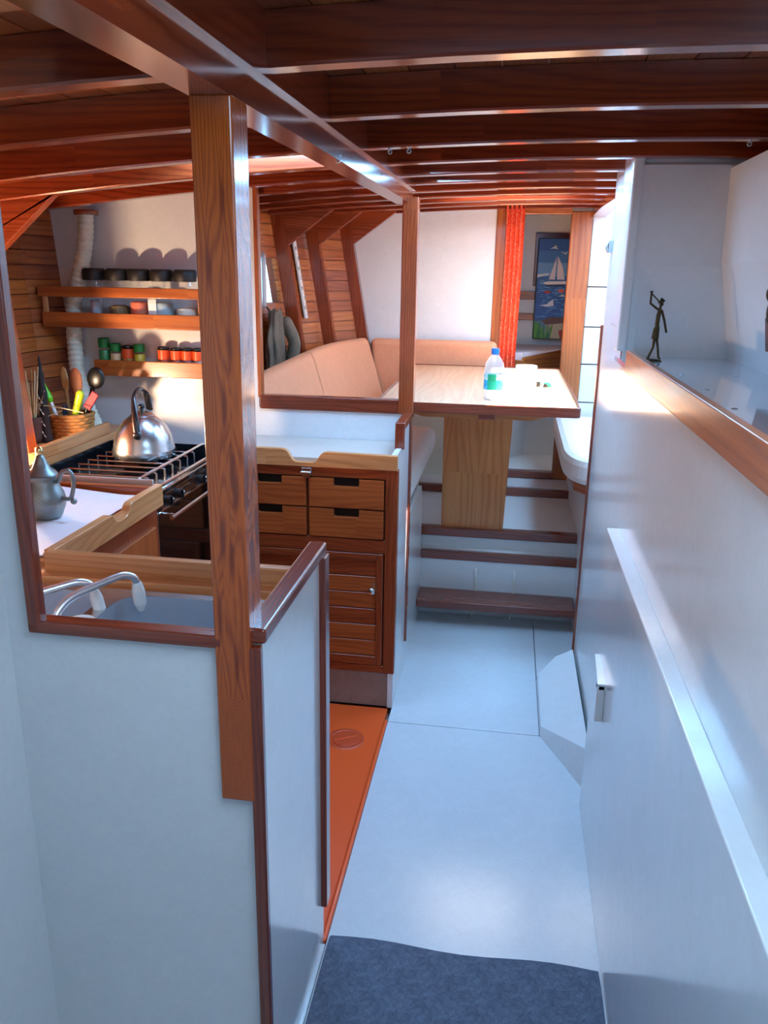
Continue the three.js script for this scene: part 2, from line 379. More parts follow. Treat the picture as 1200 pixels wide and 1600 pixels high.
const saloonFloor = structure('floor_saloon', 'raised pale saloon floor with mahogany nosings around the table', 'floor', [0, 0.39, -3.9]);
part(saloonFloor, 'floor_panel', box(-0.5, 0.36, 0.3, 0.388, -4.16, -3.53), M.soleWhite);
part(saloonFloor, 'nosing', box(-0.355, 0.36, 0.352, 0.392, -3.555, -3.505, 0.006), M.mahog);
part(saloonFloor, 'nosing', box(-0.9, 0.36, 0.389, 0.43, -4.175, -4.138, 0.005), M.mahog);
part(saloonFloor, 'floor_panel', box(-0.9, 0.36, 0.39, 0.435, -4.42, -4.17), M.soleWhite);

const steps = structure('trim_1', 'white risers with mahogany edge and floating tread up to saloon', 'steps', [0, 0, -3.45]);
part(steps, 'riser', box(-0.338, 0.36, 0, 0.262, -3.49, -3.448), M.white);
part(steps, 'nosing', box(-0.338, 0.36, 0.262, 0.302, -3.475, -3.44, 0.006), M.mahog);
part(steps, 'tread', box(-0.338, 0.36, 0.262, 0.3, -3.56, -3.475), M.soleWhite);
part(steps, 'riser', box(-0.338, 0.36, 0.3, 0.353, -3.56, -3.525), M.white);
part(steps, 'tread', box(-0.336, 0.355, 0.084, 0.123, -3.447, -3.29, 0.007, 0), M.mahog, 'mahogany step board');
for (const x of [-0.083, 0.088]) {
  part(steps, 'cleat', [box(x - 0.008, x + 0.008, 0.2, 0.228, -3.448, -3.436, 0.003), box(x - 0.006, x + 0.006, 0.185, 0.2, -3.447, -3.438, 0.003)], M.plastic, 'small white cleat');
  part(steps, 'cord', [tube([[x, 0.19, -3.438], [x, 0.15, -3.437], [x, 0.124, -3.437]], 0.0035, 8, 8), tube([[x - 0.004, 0.084, -3.4], [x - 0.006, 0.04, -3.41], [x - 0.008, 0.003, -3.42]], 0.0035, 8, 8)], M.cream, 'thin white cord');
}

// ---- aft port bulkhead with the pass-through opening
const ZB = -1.085;
const aft = structure('wall_aft_left', 'white half bulkhead below the galley pass-through opening', 'wall', [-0.55, 0, ZB]);
part(aft, 'panel', box(-1.7, -0.362, -0.02, 0.95, ZB - 0.01, ZB), M.white);
part(aft, 'panel', box(-1.7, -0.722, 0.95, 1.86, ZB - 0.01, ZB), M.white);
const t2 = structure('trim_2', 'mahogany sill capping the white half bulkhead under the pass-through opening', 'trim', [-0.56, 0.948, -1.09]);
part(t2, 'sill', box(-0.722, -0.4, 0.946, 0.968, -1.1, -1.068, 0.005), M.mahog);
const t3 = structure('trim_3', 'mahogany jamb on the left side of the pass-through opening', 'trim', [-0.71, 0.95, -1.09]);
part(t3, 'jamb', box(-0.722, -0.7, 0.947, 1.75, -1.092, -1.068, 0.005), M.mahog);
const side = structure('wall_left', 'white fore-and-aft wall panel at the near left corner', 'wall', [-0.77, 0, -0.3]);
part(side, 'panel', box(-0.79, -0.765, 0, 1.84, ZB, 0.9), M.white);
const back = structure('wall_back', 'white bulkhead closing the aft end of the passage', 'wall', [0, 0, 0.88]);
part(back, 'panel', box(-1.9, 1.1, 0, 1.95, 0.86, 0.9), M.white);

// ---- knotty post carrying the carlin
function postTex() {
  const L = hex(0xc05a1a), D = hex(0x7c2e0a);
  const knots = [[0.30, 0.75], [0.385, 0.55], [0.46, 0.7], [0.50, 0.75], [0.565, 0.35], [0.60, 0.6], [0.2, 0.3], [0.12, 0.7], [0.69, 0.2], [0.76, 0.62]];
  const t = dataTex(1024, 256, (u, v) => { // u along the height
    let w = v + (vn(u * 3, v * 2 + 4) - 0.5) * 0.3, dark = 0;
    for (const [ku, kv] of knots) { const du = (u - ku) * 18, dv = (v - kv), r2 = du * du * 0.5 + dv * dv * 30; w += 0.16 * Math.sign(dv + 1e-4) * Math.exp(-r2); dark += Math.exp(-r2 * 9) * 0.95; }
    if (u > 0.82) { const a = (u - 0.82) / 0.18; w = w * (1 - a) + a * (0.5 + (v - 0.5) * (v - 0.5) * 2.2 + u * 3.2); }
    const ring = Math.pow(0.5 + 0.5 * Math.sin(w * 78), 2.0), fib = vn(u * 60, v * 60);
    return mix(L, D, sat(ring * 0.45 + (fib - 0.5) * 0.3 + dark + 0.15));
  });
  return t;
}
const postMat = new THREE.MeshPhysicalMaterial({ map: postTex(), roughness: 0.2, clearcoat: 0.6, clearcoatRoughness: 0.1 });
{
  const y0 = 0.68, y1 = 1.712;
  const p = thing('wooden_post', 'tall varnished knotty pine post at the near corner of pass-through opening', 'post', [-0.388, y0, -1.1]);
  const g = box(-0.415, -0.359, y0, y1, -1.134, -1.068, 0.004, 1);
  const pos = g.attributes.position, nor = g.attributes.normal, uv = g.attributes.uv;
  for (let i = 0; i < pos.count; i++) { const c = Math.abs(nor.getX(i)) > 0.6 ? (pos.getZ(i) + 1.134) / 0.066 * 0.5 + 0.3 : (pos.getX(i) + 0.415) / 0.056; uv.setXY(i, 1 - (pos.getY(i) - y0) / (y1 - y0), c); }
  part(p, 'shaft', g, postMat);
  const p2 = thing('wooden_post', 'slim reddish post at the galley counter end beside saloon table', 'post', [-0.352, 1.01, -2.91]);
  part(p2, 'shaft', box(-0.38, -0.325, 1.008, 1.748, -2.935, -2.885, 0.004, 1), M.frame);
}

// ---- low fore-and-aft partition between sink counter and passage
{
  const s = structure('wall_partition', 'low white partition with mahogany cap rail beside the orange galley floor', 'wall', [-0.355, 0, -1.28]);
  part(s, 'panel', box(-0.368, -0.345, 0, 0.957, -1.49, -1.085), M.whiteGloss);
  part(s, 'cap_rail', box(-0.374, -0.337, 0.955, 0.98, -1.507, -1.078, 0.006), M.mahog);
  part(s, 'edge_trim', box(-0.364, -0.343, 0, 0.953, -1.084, -1.069, 0.003), M.mahog);
  part(s, 'edge_trim', box(-0.372, -0.332, 0.114, 0.957, -1.507, -1.468, 0.004), M.mahog);
}

// ---- hull side to port: planks on a shell, frames and knees, with one porthole
const PORT = { z0: -3.83, z1: -3.57, y0: 1.36, y1: 1.56 };
{
  const hull = structure('wall_hull_left', 'varnished hull side of horizontal planks between dark frames on the left', 'wall', [-1.6, 0.4, -2.8]);
  const ys = [-0.05, 0.6, PORT.y0, PORT.y1, 1.95], zs = [0.95, -1, -2, -2.75, -2.9, -3.3, PORT.z1, PORT.z0, -3.9, -4.06, -4.36, -5.4], sh = [];
  for (let j = 0; j < ys.length - 1; j++) for (let i = 0; i < zs.length - 1; i++) {
    const za = zs[i], zb = zs[i + 1], ya = ys[j], yb = ys[j + 1];
    if (ya === PORT.y0 && za === PORT.z1) continue;
    const X = (y, z) => hullX(y, z) - 0.016;
    sh.push(hexa([[X(ya, za) - 0.03, ya, za], [X(ya, za), ya, za], [X(ya, zb), ya, zb], [X(ya, zb) - 0.03, ya, zb], [X(yb, za) - 0.03, yb, za], [X(yb, za), yb, za], [X(yb, zb), yb, zb], [X(yb, zb) - 0.03, yb, zb]]));
  }
  part(hull, 'shell', sh, M.hull[2]);
  const H = 0.0475 * 1.0, ROW = (PORT.y1 - PORT.y0) / 4;
  const nodes = [-2, -2.75, -2.9, -3.3, -3.78, -4.06, -4.36];
  let r = 0;
  for (let y = PORT.y0 - ROW * 15; y < 1.84; y += ROW, r++) {
    const inPort = y > PORT.y0 - 0.01 && y < PORT.y1 - 0.01;
    let cuts = [-1.11, -1.75 - 0.13 * (r % 3), -2.2 - 0.2 * ((r * 2) % 3), -2.905, -3.22 - 0.08 * (r % 2), -3.86, -4.08, -4.355];
    if (inPort) cuts = [-1.11, -1.9, -2.905, PORT.z1, PORT.z0, -4.08, -4.355];
    for (let k = 0; k < cuts.length - 1; k++) {
      const a = cuts[k], b = cuts[k + 1];
      if (inPort && a === PORT.z1) continue;
      const pts = [a, ...nodes.filter((n) => n < a - 0.01 && n > b + 0.01), b], g = [], y1 = y + ROW - 0.003, T = 0.016;
      for (let i = 0; i < pts.length - 1; i++) {
        const za = pts[i], zb = pts[i + 1], X = (yy, zz) => hullX(yy, zz);
        g.push(hexa([[X(y, za) - T, y, za], [X(y, za), y, za], [X(y, zb), y, zb], [X(y, zb) - T, y, zb], [X(y1, za) - T, y1, za], [X(y1, za), y1, za], [X(y1, zb), y1, zb], [X(y1, zb) - T, y1, zb]]));
      }
      const tone = rnd();
      part(hull, 'plank', g, M.hull[tone < 0.34 ? 0 : tone < 0.6 ? 1 : tone < 0.8 ? 3 : 2]);
    }
  }
  // frames and deck knees under the beams
  for (const z of [-1.61, -2.34, -3.36, -3.845, -4.08, -4.31]) {
    const w = 0.05, d = z > -3 ? 0.165 : 0.06, X = (y) => hullX(y, z) + 0.0, n = 6, fr = [];
    for (let i = 0; i < n; i++) {
      const ya = 0.4 + 1.4 * i / n, yb = 0.4 + 1.4 * (i + 1) / n;
      fr.push(hexa([[X(ya), ya, z], [X(ya) + d, ya, z], [X(ya) + d, ya, z - w], [X(ya), ya, z - w], [X(yb), yb, z], [X(yb) + d, yb, z], [X(yb) + d, yb, z - w], [X(yb), yb, z - w]]));
    }
    part(hull, 'frame', fr, M.frame);
    const s = z > -3 ? 0.235 : 0.24, xt = X(1.7), yt = roofY(xt, z) + 0.02;
    part(hull, 'knee', slab([[xt, yt], [xt, yt - s * 0.72], [xt + d, yt - s * 0.66], [xt + d + s * 0.95, roofY(xt + d + s * 0.95, z) + 0.004], [xt + d + s * 0.95, yt + 0.03]], 'xy', z - 0.008, z - 0.04, 0.002), M.frame);
  }
  // porthole
  const zm = (PORT.z0 + PORT.z1) / 2, ym = (PORT.y0 + PORT.y1) / 2, x = hullX(ym, zm), slope = (hullX(ym, PORT.z1) - hullX(ym, PORT.z0)) / (PORT.z1 - PORT.z0);
  const w = structure('window_3', 'bright rounded porthole with white frame in the planked hull', 'window', [x, ym, zm]);
  const outer = rrect(-0.165, 0.165, -0.118, 0.118, 0.055), inner = rrect(-0.14, 0.14, -0.092, 0.092, 0.045, THREE.Path);
  outer.holes.push(inner);
  const ring = new THREE.ExtrudeGeometry(outer, { depth: 0.012, bevelEnabled: true, bevelThickness: 0.004, bevelSize: 0.004, bevelSegments: 2, curveSegments: 8 });
  const pane = new THREE.ShapeGeometry(rrect(-0.142, 0.142, -0.095, 0.095, 0.045));
  const ang = Math.PI / 2 - Math.atan(slope);
  for (const g of [ring, pane]) { g.translate(0, 0, g === ring ? -0.002 : 0.002); g.rotateY(ang); g.translate(x, ym, zm); }
  part(w, 'window_frame', ring, M.white);
  part(w, 'pane', pane, M.glass);
  // perforated chainplate strap
  const zc = -3.955, c0 = thing('chainplate', 'white perforated metal strap bolted beside a hull frame', 'metal strap', [hullX(1.28, zc) + 0.02, 1.28, zc]);
  const X = (y) => hullX(y, zc) + 0.012;
  part(c0, 'strap', hexa([[X(1.28), 1.28, zc], [X(1.28) + 0.008, 1.28, zc], [X(1.28) + 0.008, 1.28, zc - 0.055], [X(1.28), 1.28, zc - 0.055], [X(1.7), 1.7, zc], [X(1.7) + 0.008, 1.7, zc], [X(1.7) + 0.008, 1.7, zc - 0.055], [X(1.7), 1.7, zc - 0.055]]), M.plastic);
  for (let i = 0; i < 8; i++) { const y = 1.33 + i * 0.046, b = new THREE.SphereGeometry(0.009, 10, 8).scale(0.6, 1, 1); b.translate(X(y) + 0.008, y, zc - 0.017 - 0.022 * (i % 2)); part(c0, 'bolt', b, M.steelDull); }
  // grey jacket hanging on the hull
  const zj = -3.68, cx = hullX(1.2, zj) + 0.07, j = thing('jacket', 'grey khaki jacket hanging against the planks under porthole', 'jacket', [cx, 1.0, zj]);
  const jg = gridSurface(40, 24, (u, v) => {
    const a = u * Math.PI * 2, y = 1.33 - v * 0.33, w = 0.03 + 0.07 * Math.sin(Math.min(1, v * 1.6 + 0.12) * Math.PI / 2) + 0.012 * v, f = 1 + 0.12 * Math.sin(a * 7 + v * 5) + 0.1 * Math.sin(a * 3 - v * 11);
    return [cx + Math.cos(a) * 0.04 * f * (0.6 + 0.4 * v), y + 0.008 * Math.sin(a * 5), zj + Math.sin(a) * w * f];
  });
  part(j, 'body', jg, speckle(0x7f7668, 0x5a5348, 0.95, 3, { side: THREE.DoubleSide }));
  part(j, 'sleeve', tube([[cx + 0.03, 1.27, zj - 0.07], [cx + 0.06, 1.18, zj - 0.1], [cx + 0.05, 1.08, zj - 0.085]], 0.03, 16, 12), speckle(0x8a8172, 0x625b4e, 0.95, 3));
  part(j, 'hanging_loop', tube([[cx - 0.02, 1.31, zj], [cx - 0.045, 1.345, zj], [cx - 0.06, 1.34, zj]], 0.004, 8, 8), M.black);
}

// ---- galley bulkhead with the spice racks, and the low bulkhead behind the counter
const ZF = -2.9;
{
  const s = structure('wall_galley', 'white bulkhead behind the jar shelves at the far end of galley', 'wall', [-1.3, 0.4, ZF]);
  part(s, 'panel', slab([[hullX(0.4, ZF), 0.4], [-0.905, 0.4], [-0.905, 1.83], [hullX(1.8, ZF), 1.83]], 'xy', ZF, ZF - 0.025), M.white);
  part(s, 'edge_trim', box(-0.909, -0.893, 1.05, 1.78, ZF - 0.03, ZF + 0.004, 0.003), M.cab);
  const h = structure('wall_counter', 'low white bulkhead behind the drawer counter with mahogany capping', 'wall', [-0.64, 0.4, ZF]);
  part(h, 'panel', box(-0.905, -0.335, 0.3, 1.012, ZF - 0.025, ZF), M.white);
  part(h, 'cap_rail', box(-0.9, -0.378, 1.008, 1.06, ZF - 0.032, ZF + 0.01, 0.004), M.mahog);
  const e = structure('wall_counter_end', 'narrow white end panel of drawer counter edged with mahogany beside passage', 'wall', [-0.345, 0, -3.0]);
  part(e, 'panel', slab([[-2.56, 0], [-3.445, 0], [-3.445, 0.55], [-3.4, 0.612], [-2.945, 0.612], [-2.94, 1.0], [-2.68, 1.0], [-2.68, 0.93], [-2.56, 0.93]], 'zy', -0.355, -0.336), M.whiteGloss);
  part(e, 'cap_rail', box(-0.36, -0.325, 0.995, 1.018, -2.93, -2.665, 0.005), M.mahog);
  part(e, 'edge_trim', box(-0.36, -0.328, 0.925, 1.0, -2.685, -2.665, 0.003), M.mahog);
  part(e, 'edge_trim', box(-0.34, -0.327, 0.115, 1.0, -2.9, -2.872, 0.004), M.mahog);
}

// ---- drawer counter at the far end of the galley
{
  const zf = -2.556;
  const c = thing('drawer_cabinet', 'brown wooden galley cabinet with four drawers and slatted door', 'cabinet', [-0.6, 0, -2.7]);
  part(c, 'body', [box(-0.94, -0.357, 0.14, 0.875, ZF + 0.002, zf - 0.022), box(-0.372, -0.332, 0.137, 0.877, zf - 0.03, zf + 0.001, 0.002, 1), box(-0.94, -0.372, 0.845, 0.877, zf - 0.022, zf, 0.002), box(-0.94, -0.372, 0.585, 0.632, zf - 0.022, zf, 0.002), box(-0.94, -0.357, 0.137, 0.165, zf - 0.022, zf, 0.002)], M.cabDark);
  for (const [x0, x1] of [[-0.9, -0.641], [-0.635, -0.376]]) for (const [y0, y1] of [[0.74, 0.841], [0.636, 0.735]]) {
    const sx = x0 < -0.8 ? -0.77 : -0.505, sh = new THREE.Shape(), w = 0.043, hh = 0.026;
    sh.moveTo(x0 + 0.002, y0); sh.lineTo(x1 - 0.002, y0); sh.lineTo(x1 - 0.002, y1); sh.lineTo(sx + w, y1);
    sh.lineTo(sx + w, y1 - hh + 0.008); sh.quadraticCurveTo(sx + w, y1 - hh, sx + w - 0.008, y1 - hh); sh.lineTo(sx - w + 0.008, y1 - hh); sh.quadraticCurveTo(sx - w, y1 - hh, sx - w, y1 - hh + 0.008);
    sh.lineTo(sx - w, y1); sh.lineTo(x0 + 0.002, y1); sh.isShape = true;
    const d = part(c, 'drawer', slab(sh, 'xy', zf - 0.016, zf + 0.002, 0.0015), M.cab);
    part(d, 'slot_shade', box(sx - w, sx + w, y1 - hh, y1, zf - 0.0215, zf - 0.018), M.black, 'black plate as shade in the finger slot');  // black plate behind the cutout puts in the recess shade
  }
  const door = part(c, 'door', [box(-0.4, -0.377, 0.168, 0.583, zf - 0.018, zf + 0.003, 0.002), box(-0.88, -0.857, 0.168, 0.583, zf - 0.018, zf + 0.003, 0.002), box(-0.857, -0.4, 0.56, 0.583, zf - 0.018, zf + 0.003, 0.002), box(-0.857, -0.4, 0.168, 0.2, zf - 0.018, zf + 0.003, 0.002)], M.cabDark);
  for (let i = 0; i < 6; i++) { const y = 0.2 + i * 0.06; part(door, 'slat', box(-0.857, -0.4, y + 0.001, y + 0.058, zf - 0.016, zf - 0.004, 0.003).rotateX(0), [M.cab, M.cabDark, M.cab][(i * 2) % 3]); }
  part(door, 'knob', [rod([-0.414, 0.452, zf - 0.004], [-0.414, 0.452, zf + 0.012], 0.006), new THREE.SphereGeometry(0.0125, 16, 12).scale(1, 1, 0.6).translate(-0.414, 0.452, zf + 0.016)], M.steel, 'round steel knob');
  part(c, 'latch', [rod([-0.641, 0.855, zf], [-0.641, 0.855, zf + 0.008], 0.018, 0.016, 20), box(-0.659, -0.623, 0.855, 0.862, zf + 0.006, zf + 0.014, 0.002), box(-0.659, -0.623, 0.862, 0.874, zf, zf + 0.006, 0.002)], M.chrome, 'chrome turn latch');
  const k = part(c, 'kick_panel', box(-0.94, -0.336, 0, 0.138, zf - 0.04, zf - 0.012), M.kick, 'taupe kick panel with small screws');
  for (const [x, y] of [[-0.36, 0.11], [-0.4, 0.02], [-0.49, 0.02]]) part(k, 'screw', rod([x, y, zf - 0.013], [x, y, zf - 0.011], 0.0035), M.steelDull);
  const w = thing('counter_top', 'light wooden counter above the drawers with scooped front fiddle', 'counter', [-0.68, 0.875, -2.72]);
  part(w, 'surface', box(-0.94, -0.357, 0.878, 0.905, ZF + 0.003, zf - 0.012), speckle(0xc9b8ac, 0xbcaa9e, 0.35, 4));
  const sc = new THREE.Shape();
  sc.moveTo(-0.94, 0.878); sc.lineTo(-0.334, 0.878); sc.lineTo(-0.334, 0.928); sc.lineTo(-0.57, 0.931); sc.quadraticCurveTo(-0.59, 0.93, -0.6, 0.908); sc.quadraticCurveTo(-0.607, 0.894, -0.625, 0.893);
  sc.lineTo(-0.67, 0.893); sc.quadraticCurveTo(-0.685, 0.894, -0.695, 0.915); sc.quadraticCurveTo(-0.705, 0.936, -0.73, 0.936); sc.lineTo(-0.94, 0.936); sc.isShape = true;
  part(w, 'fiddle', slab(sc, 'xy', zf - 0.012, zf + 0.008, 0.002), M.oak);
}

// ---- sink counter behind the near bulkhead
{
  const w = thing('sink_counter', 'wooden sink counter with raised back ledge behind the pass-through sill', 'counter', [-0.8, 0, -1.3]);
  const hole = rrect(-1.12, -0.395, 1.145, 1.365, 0.03, THREE.Path);
  const top = new THREE.Shape([[-1.72, 1.112], [-0.37, 1.112], [-0.37, 1.48], [-1.72, 1.48]].map((p) => new THREE.Vector2(...p)));
  top.holes.push(hole); top.isShape = true;
  part(w, 'worktop', slab(top, 'xz', 0.872, 0.898, 0.002), M.oak);
  part(w, 'fiddle', [box(-0.905, -0.37, 0.895, 0.948, -1.442, -1.418, 0.004), box(-0.905, -0.37, 0.895, 0.912, -1.418, -1.385, 0.004)], M.oak);
  part(w, 'cupboard_front', box(-1.0, -0.37, 0, 0.872, -1.47, -1.45), M.cabDark);
  const s = thing('double_sink', 'double stainless steel sink with two rounded bowls seen through opening', 'sink', [-0.75, 0.75, -1.25]);
  const rim = rrect(-1.13, -0.39, 1.135, 1.372, 0.03);
  const bowls = [[-1.09, -0.73], [-0.7, -0.4]];
  for (const [a, b] of bowls) rim.holes.push(rrect(a, b, 1.155, 1.35, 0.06, THREE.Path));
  part(s, 'rim', slab(rim, 'xz', 0.898, 0.901), M.steel);
  for (const [a, b] of bowls) {
    const shell = gridSurface(48, 8, (u, v) => {
      const t = u * Math.PI * 2, cx = (a + b) / 2, cz = -1.2525, k = 1 - 0.14 * v * v, e = 0.42;
      const c = Math.cos(t), q = Math.sin(t);
      return [cx + Math.sign(c) * Math.abs(c) ** e * (b - a) / 2 * k, 0.901 - 0.15 * Math.min(1, v * 1.15), cz + Math.sign(q) * Math.abs(q) ** e * 0.0975 * k];
    });
    const fl = new THREE.CircleGeometry(1, 32).rotateX(-Math.PI / 2).scale((b - a) / 2 * 0.95, 1, 0.095); fl.translate((a + b) / 2, 0.752, -1.2525);
    const bm = plain(0xc6ccd4, 0.5, { metalness: 0.7 }); bm.side = THREE.DoubleSide;
    const bowl = part(s, 'bowl', merge([shell, fl]), bm);
    part(bowl, 'drain', lathe([[0, 0.003], [0.02, 0.001], [0.03, 0.003], [0.034, 0]], (a + b) / 2, 0.7525, -1.24, 24), M.chrome);
  }
  const sp = thing('sponge', 'crumpled green and orange sponge lying in the right sink bowl', 'sponge', [-0.56, 0.755, -1.27]);
  const sg = new RoundedBoxGeometry(0.085, 0.03, 0.055, 4, 0.012), P = sg.attributes.position;
  for (let i = 0; i < P.count; i++) { const x = P.getX(i), y = P.getY(i), z = P.getZ(i); P.setXYZ(i, x + 0.004 * Math.sin(z * 200), y + 0.006 * Math.sin(x * 90 + z * 60), z + 0.004 * Math.sin(x * 150)); }
  sg.computeVertexNormals(); sg.translate(-0.56, 0.775, -1.27);
  part(sp, 'foam', sg, speckle(0x7f9a55, 0x8a5a35, 0.95, 5));
  // swan-neck taps
  function tap(label, pts, tip, cup) {
    const t = thing('folding_tap', label, 'tap', pts[0], 'white tipped sink taps');
    part(t, 'spout', tube(pts, 0.0068, 40, 12), plain(0xe4e6ea, 0.32, { metalness: 0.85 }));
    const e = pts[pts.length - 1], d = V(...tip).sub(V(...e)).normalize();
    const L = (q) => V(...e).addScaledVector(d, q).toArray();
    part(t, 'nozzle', [rod(L(0), L(0.016), 0.0085, 0.012, 8), rod(L(0.016), L(0.042), 0.012, 0.0115, 8), rod(L(0.042), L(0.056), 0.0115, 0.006, 8)], M.plastic, 'white faceted nozzle');
    part(t, 'base', lathe([[0, 0], [0.016, 0], [0.016, 0.01], [0.01, 0.014], [0.0075, 0.02]], pts[0][0], 0.9, pts[0][2], 24), cup ? M.plastic : M.chrome);
    return t;
  }
  tap('nearer chrome swan-neck tap with white nozzle over the right sink bowl', [[-0.724, 0.912, -1.15], [-0.726, 0.94, -1.16], [-0.715, 0.958, -1.19], [-0.69, 0.965, -1.235], [-0.665, 0.969, -1.275], [-0.652, 0.962, -1.292], [-0.648, 0.948, -1.3]], [-0.645, 0.9, -1.302], false);
  tap('farther chrome swan-neck tap with white nozzle pointing into left bowl', [[-0.86, 0.912, -1.14], [-0.855, 0.935, -1.145], [-0.83, 0.945, -1.165], [-0.78, 0.955, -1.21], [-0.74, 0.96, -1.25], [-0.724, 0.953, -1.266], [-0.72, 0.938, -1.275]], [-0.712, 0.885, -1.28], false);
  const cp = thing('sink_plug', 'white round plastic plug cup standing at the sink rim', 'plug', [-0.7, 0.901, -1.19]);
  part(cp, 'cup', lathe([[0, 0], [0.022, 0], [0.026, 0.012], [0.024, 0.018], [0.0, 0.02]], -0.7, 0.901, -1.185, 28), M.plastic);
}

// ---- port worktop with white mat, and its cupboard
const XS = -0.93;
{
  const w = thing('worktop', 'light wooden worktop with scooped edge fiddle under the white mat', 'counter', [-1.3, 0, -1.76]);
  part(w, 'surface', box(-1.72, XS, 0.878, 0.902, -2.035, -1.482), M.oak);
  const sh = new THREE.Shape(); // x is world z
  sh.moveTo(-1.482, 0.872); sh.lineTo(-2.04, 0.872); sh.lineTo(-2.04, 0.932); sh.lineTo(-1.86, 0.932); sh.quadraticCurveTo(-1.845, 0.931, -1.838, 0.918); sh.quadraticCurveTo(-1.83, 0.904, -1.81, 0.903); sh.lineTo(-1.79, 0.903); sh.quadraticCurveTo(-1.765, 0.904, -1.757, 0.918); sh.quadraticCurveTo(-1.75, 0.93, -1.735, 0.93); sh.lineTo(-1.482, 0.93); sh.isShape = true;
  part(w, 'fiddle', slab(sh, 'zy', XS - 0.012, XS + 0.01, 0.002), M.oak);
  part(w, 'end_fiddle', box(-1.7, XS - 0.012, 0.9, 0.925, -2.04, -2.018, 0.003), M.cab);
  const cab = part(w, 'cupboard', box(-1.7, XS - 0.008, 0, 0.875, -2.035, -1.5), M.cabDark);
  part(cab, 'door', box(XS - 0.012, XS + 0.003, 0.12, 0.82, -2.0, -1.55, 0.003, 1), M.cab);
  const m = thing('mat', 'white plastic mat with curled edge lying on the worktop', 'mat', [-1.2, 0.902, -1.76]);
  const mg = gridSurface(24, 24, (u, v) => { const x = -1.55 + u * 0.59, z = -1.5 - v * 0.5; return [x, 0.9045 + 0.022 * Math.pow(sat((v - 0.82) / 0.18), 2) * (0.5 + 0.5 * Math.sin(u * 4.5)) + 0.004 * sat((u - 0.93) / 0.07), z]; });
  const mb = mg.clone(); mb.translate(0, -0.002, 0); flip(mb);
  part(m, 'sheet', merge([mg, mb]), speckle(0xf0e6e8, 0xe8dcdf, 0.4, 2, { side: THREE.DoubleSide }));
}
// teapot
{
  const x = -1.108, y = 0.906, z = -1.77, t = thing('teapot', 'old dented pewter teapot with domed lid on white mat', 'teapot', [x, y, z]);
  part(t, 'body', lathe([[0, 0], [0.034, 0], [0.039, 0.004], [0.043, 0.015], [0.049, 0.03], [0.0505, 0.045], [0.047, 0.062], [0.04, 0.077], [0.034, 0.09], [0.032, 0.1], [0.037, 0.106], [0.036, 0.109], [0, 0.11]], x, y, z, 40), M.pewter);
  const lid = part(t, 'lid', lathe([[0.037, 0.109], [0.034, 0.114], [0.022, 0.124], [0.016, 0.137], [0.011, 0.15], [0.008, 0.156], [0.0, 0.158]], x, y, z, 32), M.pewter);
  part(lid, 'knob', lathe([[0.004, 0.156], [0.007, 0.161], [0.0085, 0.168], [0.006, 0.176], [0, 0.18]], x, y, z, 20), plain(0xe0c890, 0.15, { metalness: 1 }), 'polished brass knob');
  part(t, 'handle', [tube([[x + 0.034, y + 0.092, z], [x + 0.046, y + 0.097, z + 0.004], [x + 0.058, y + 0.118, z + 0.008], [x + 0.075, y + 0.124, z + 0.01], [x + 0.086, y + 0.112, z + 0.01], [x + 0.085, y + 0.085, z + 0.008], [x + 0.074, y + 0.055, z + 0.004], [x + 0.062, y + 0.05, z + 0.002], [x + 0.047, y + 0.052, z]], 0.0052, 48, 10), new THREE.SphereGeometry(0.008, 10, 8).translate(x + 0.082, y + 0.047, z + 0.008)], M.pewter);
  part(t, 'spout', tube([[x - 0.04, y + 0.04, z - 0.02], [x - 0.065, y + 0.062, z - 0.03], [x - 0.075, y + 0.095, z - 0.035], [x - 0.09, y + 0.112, z - 0.04]], 0.0085, 24, 12), M.pewter);
}

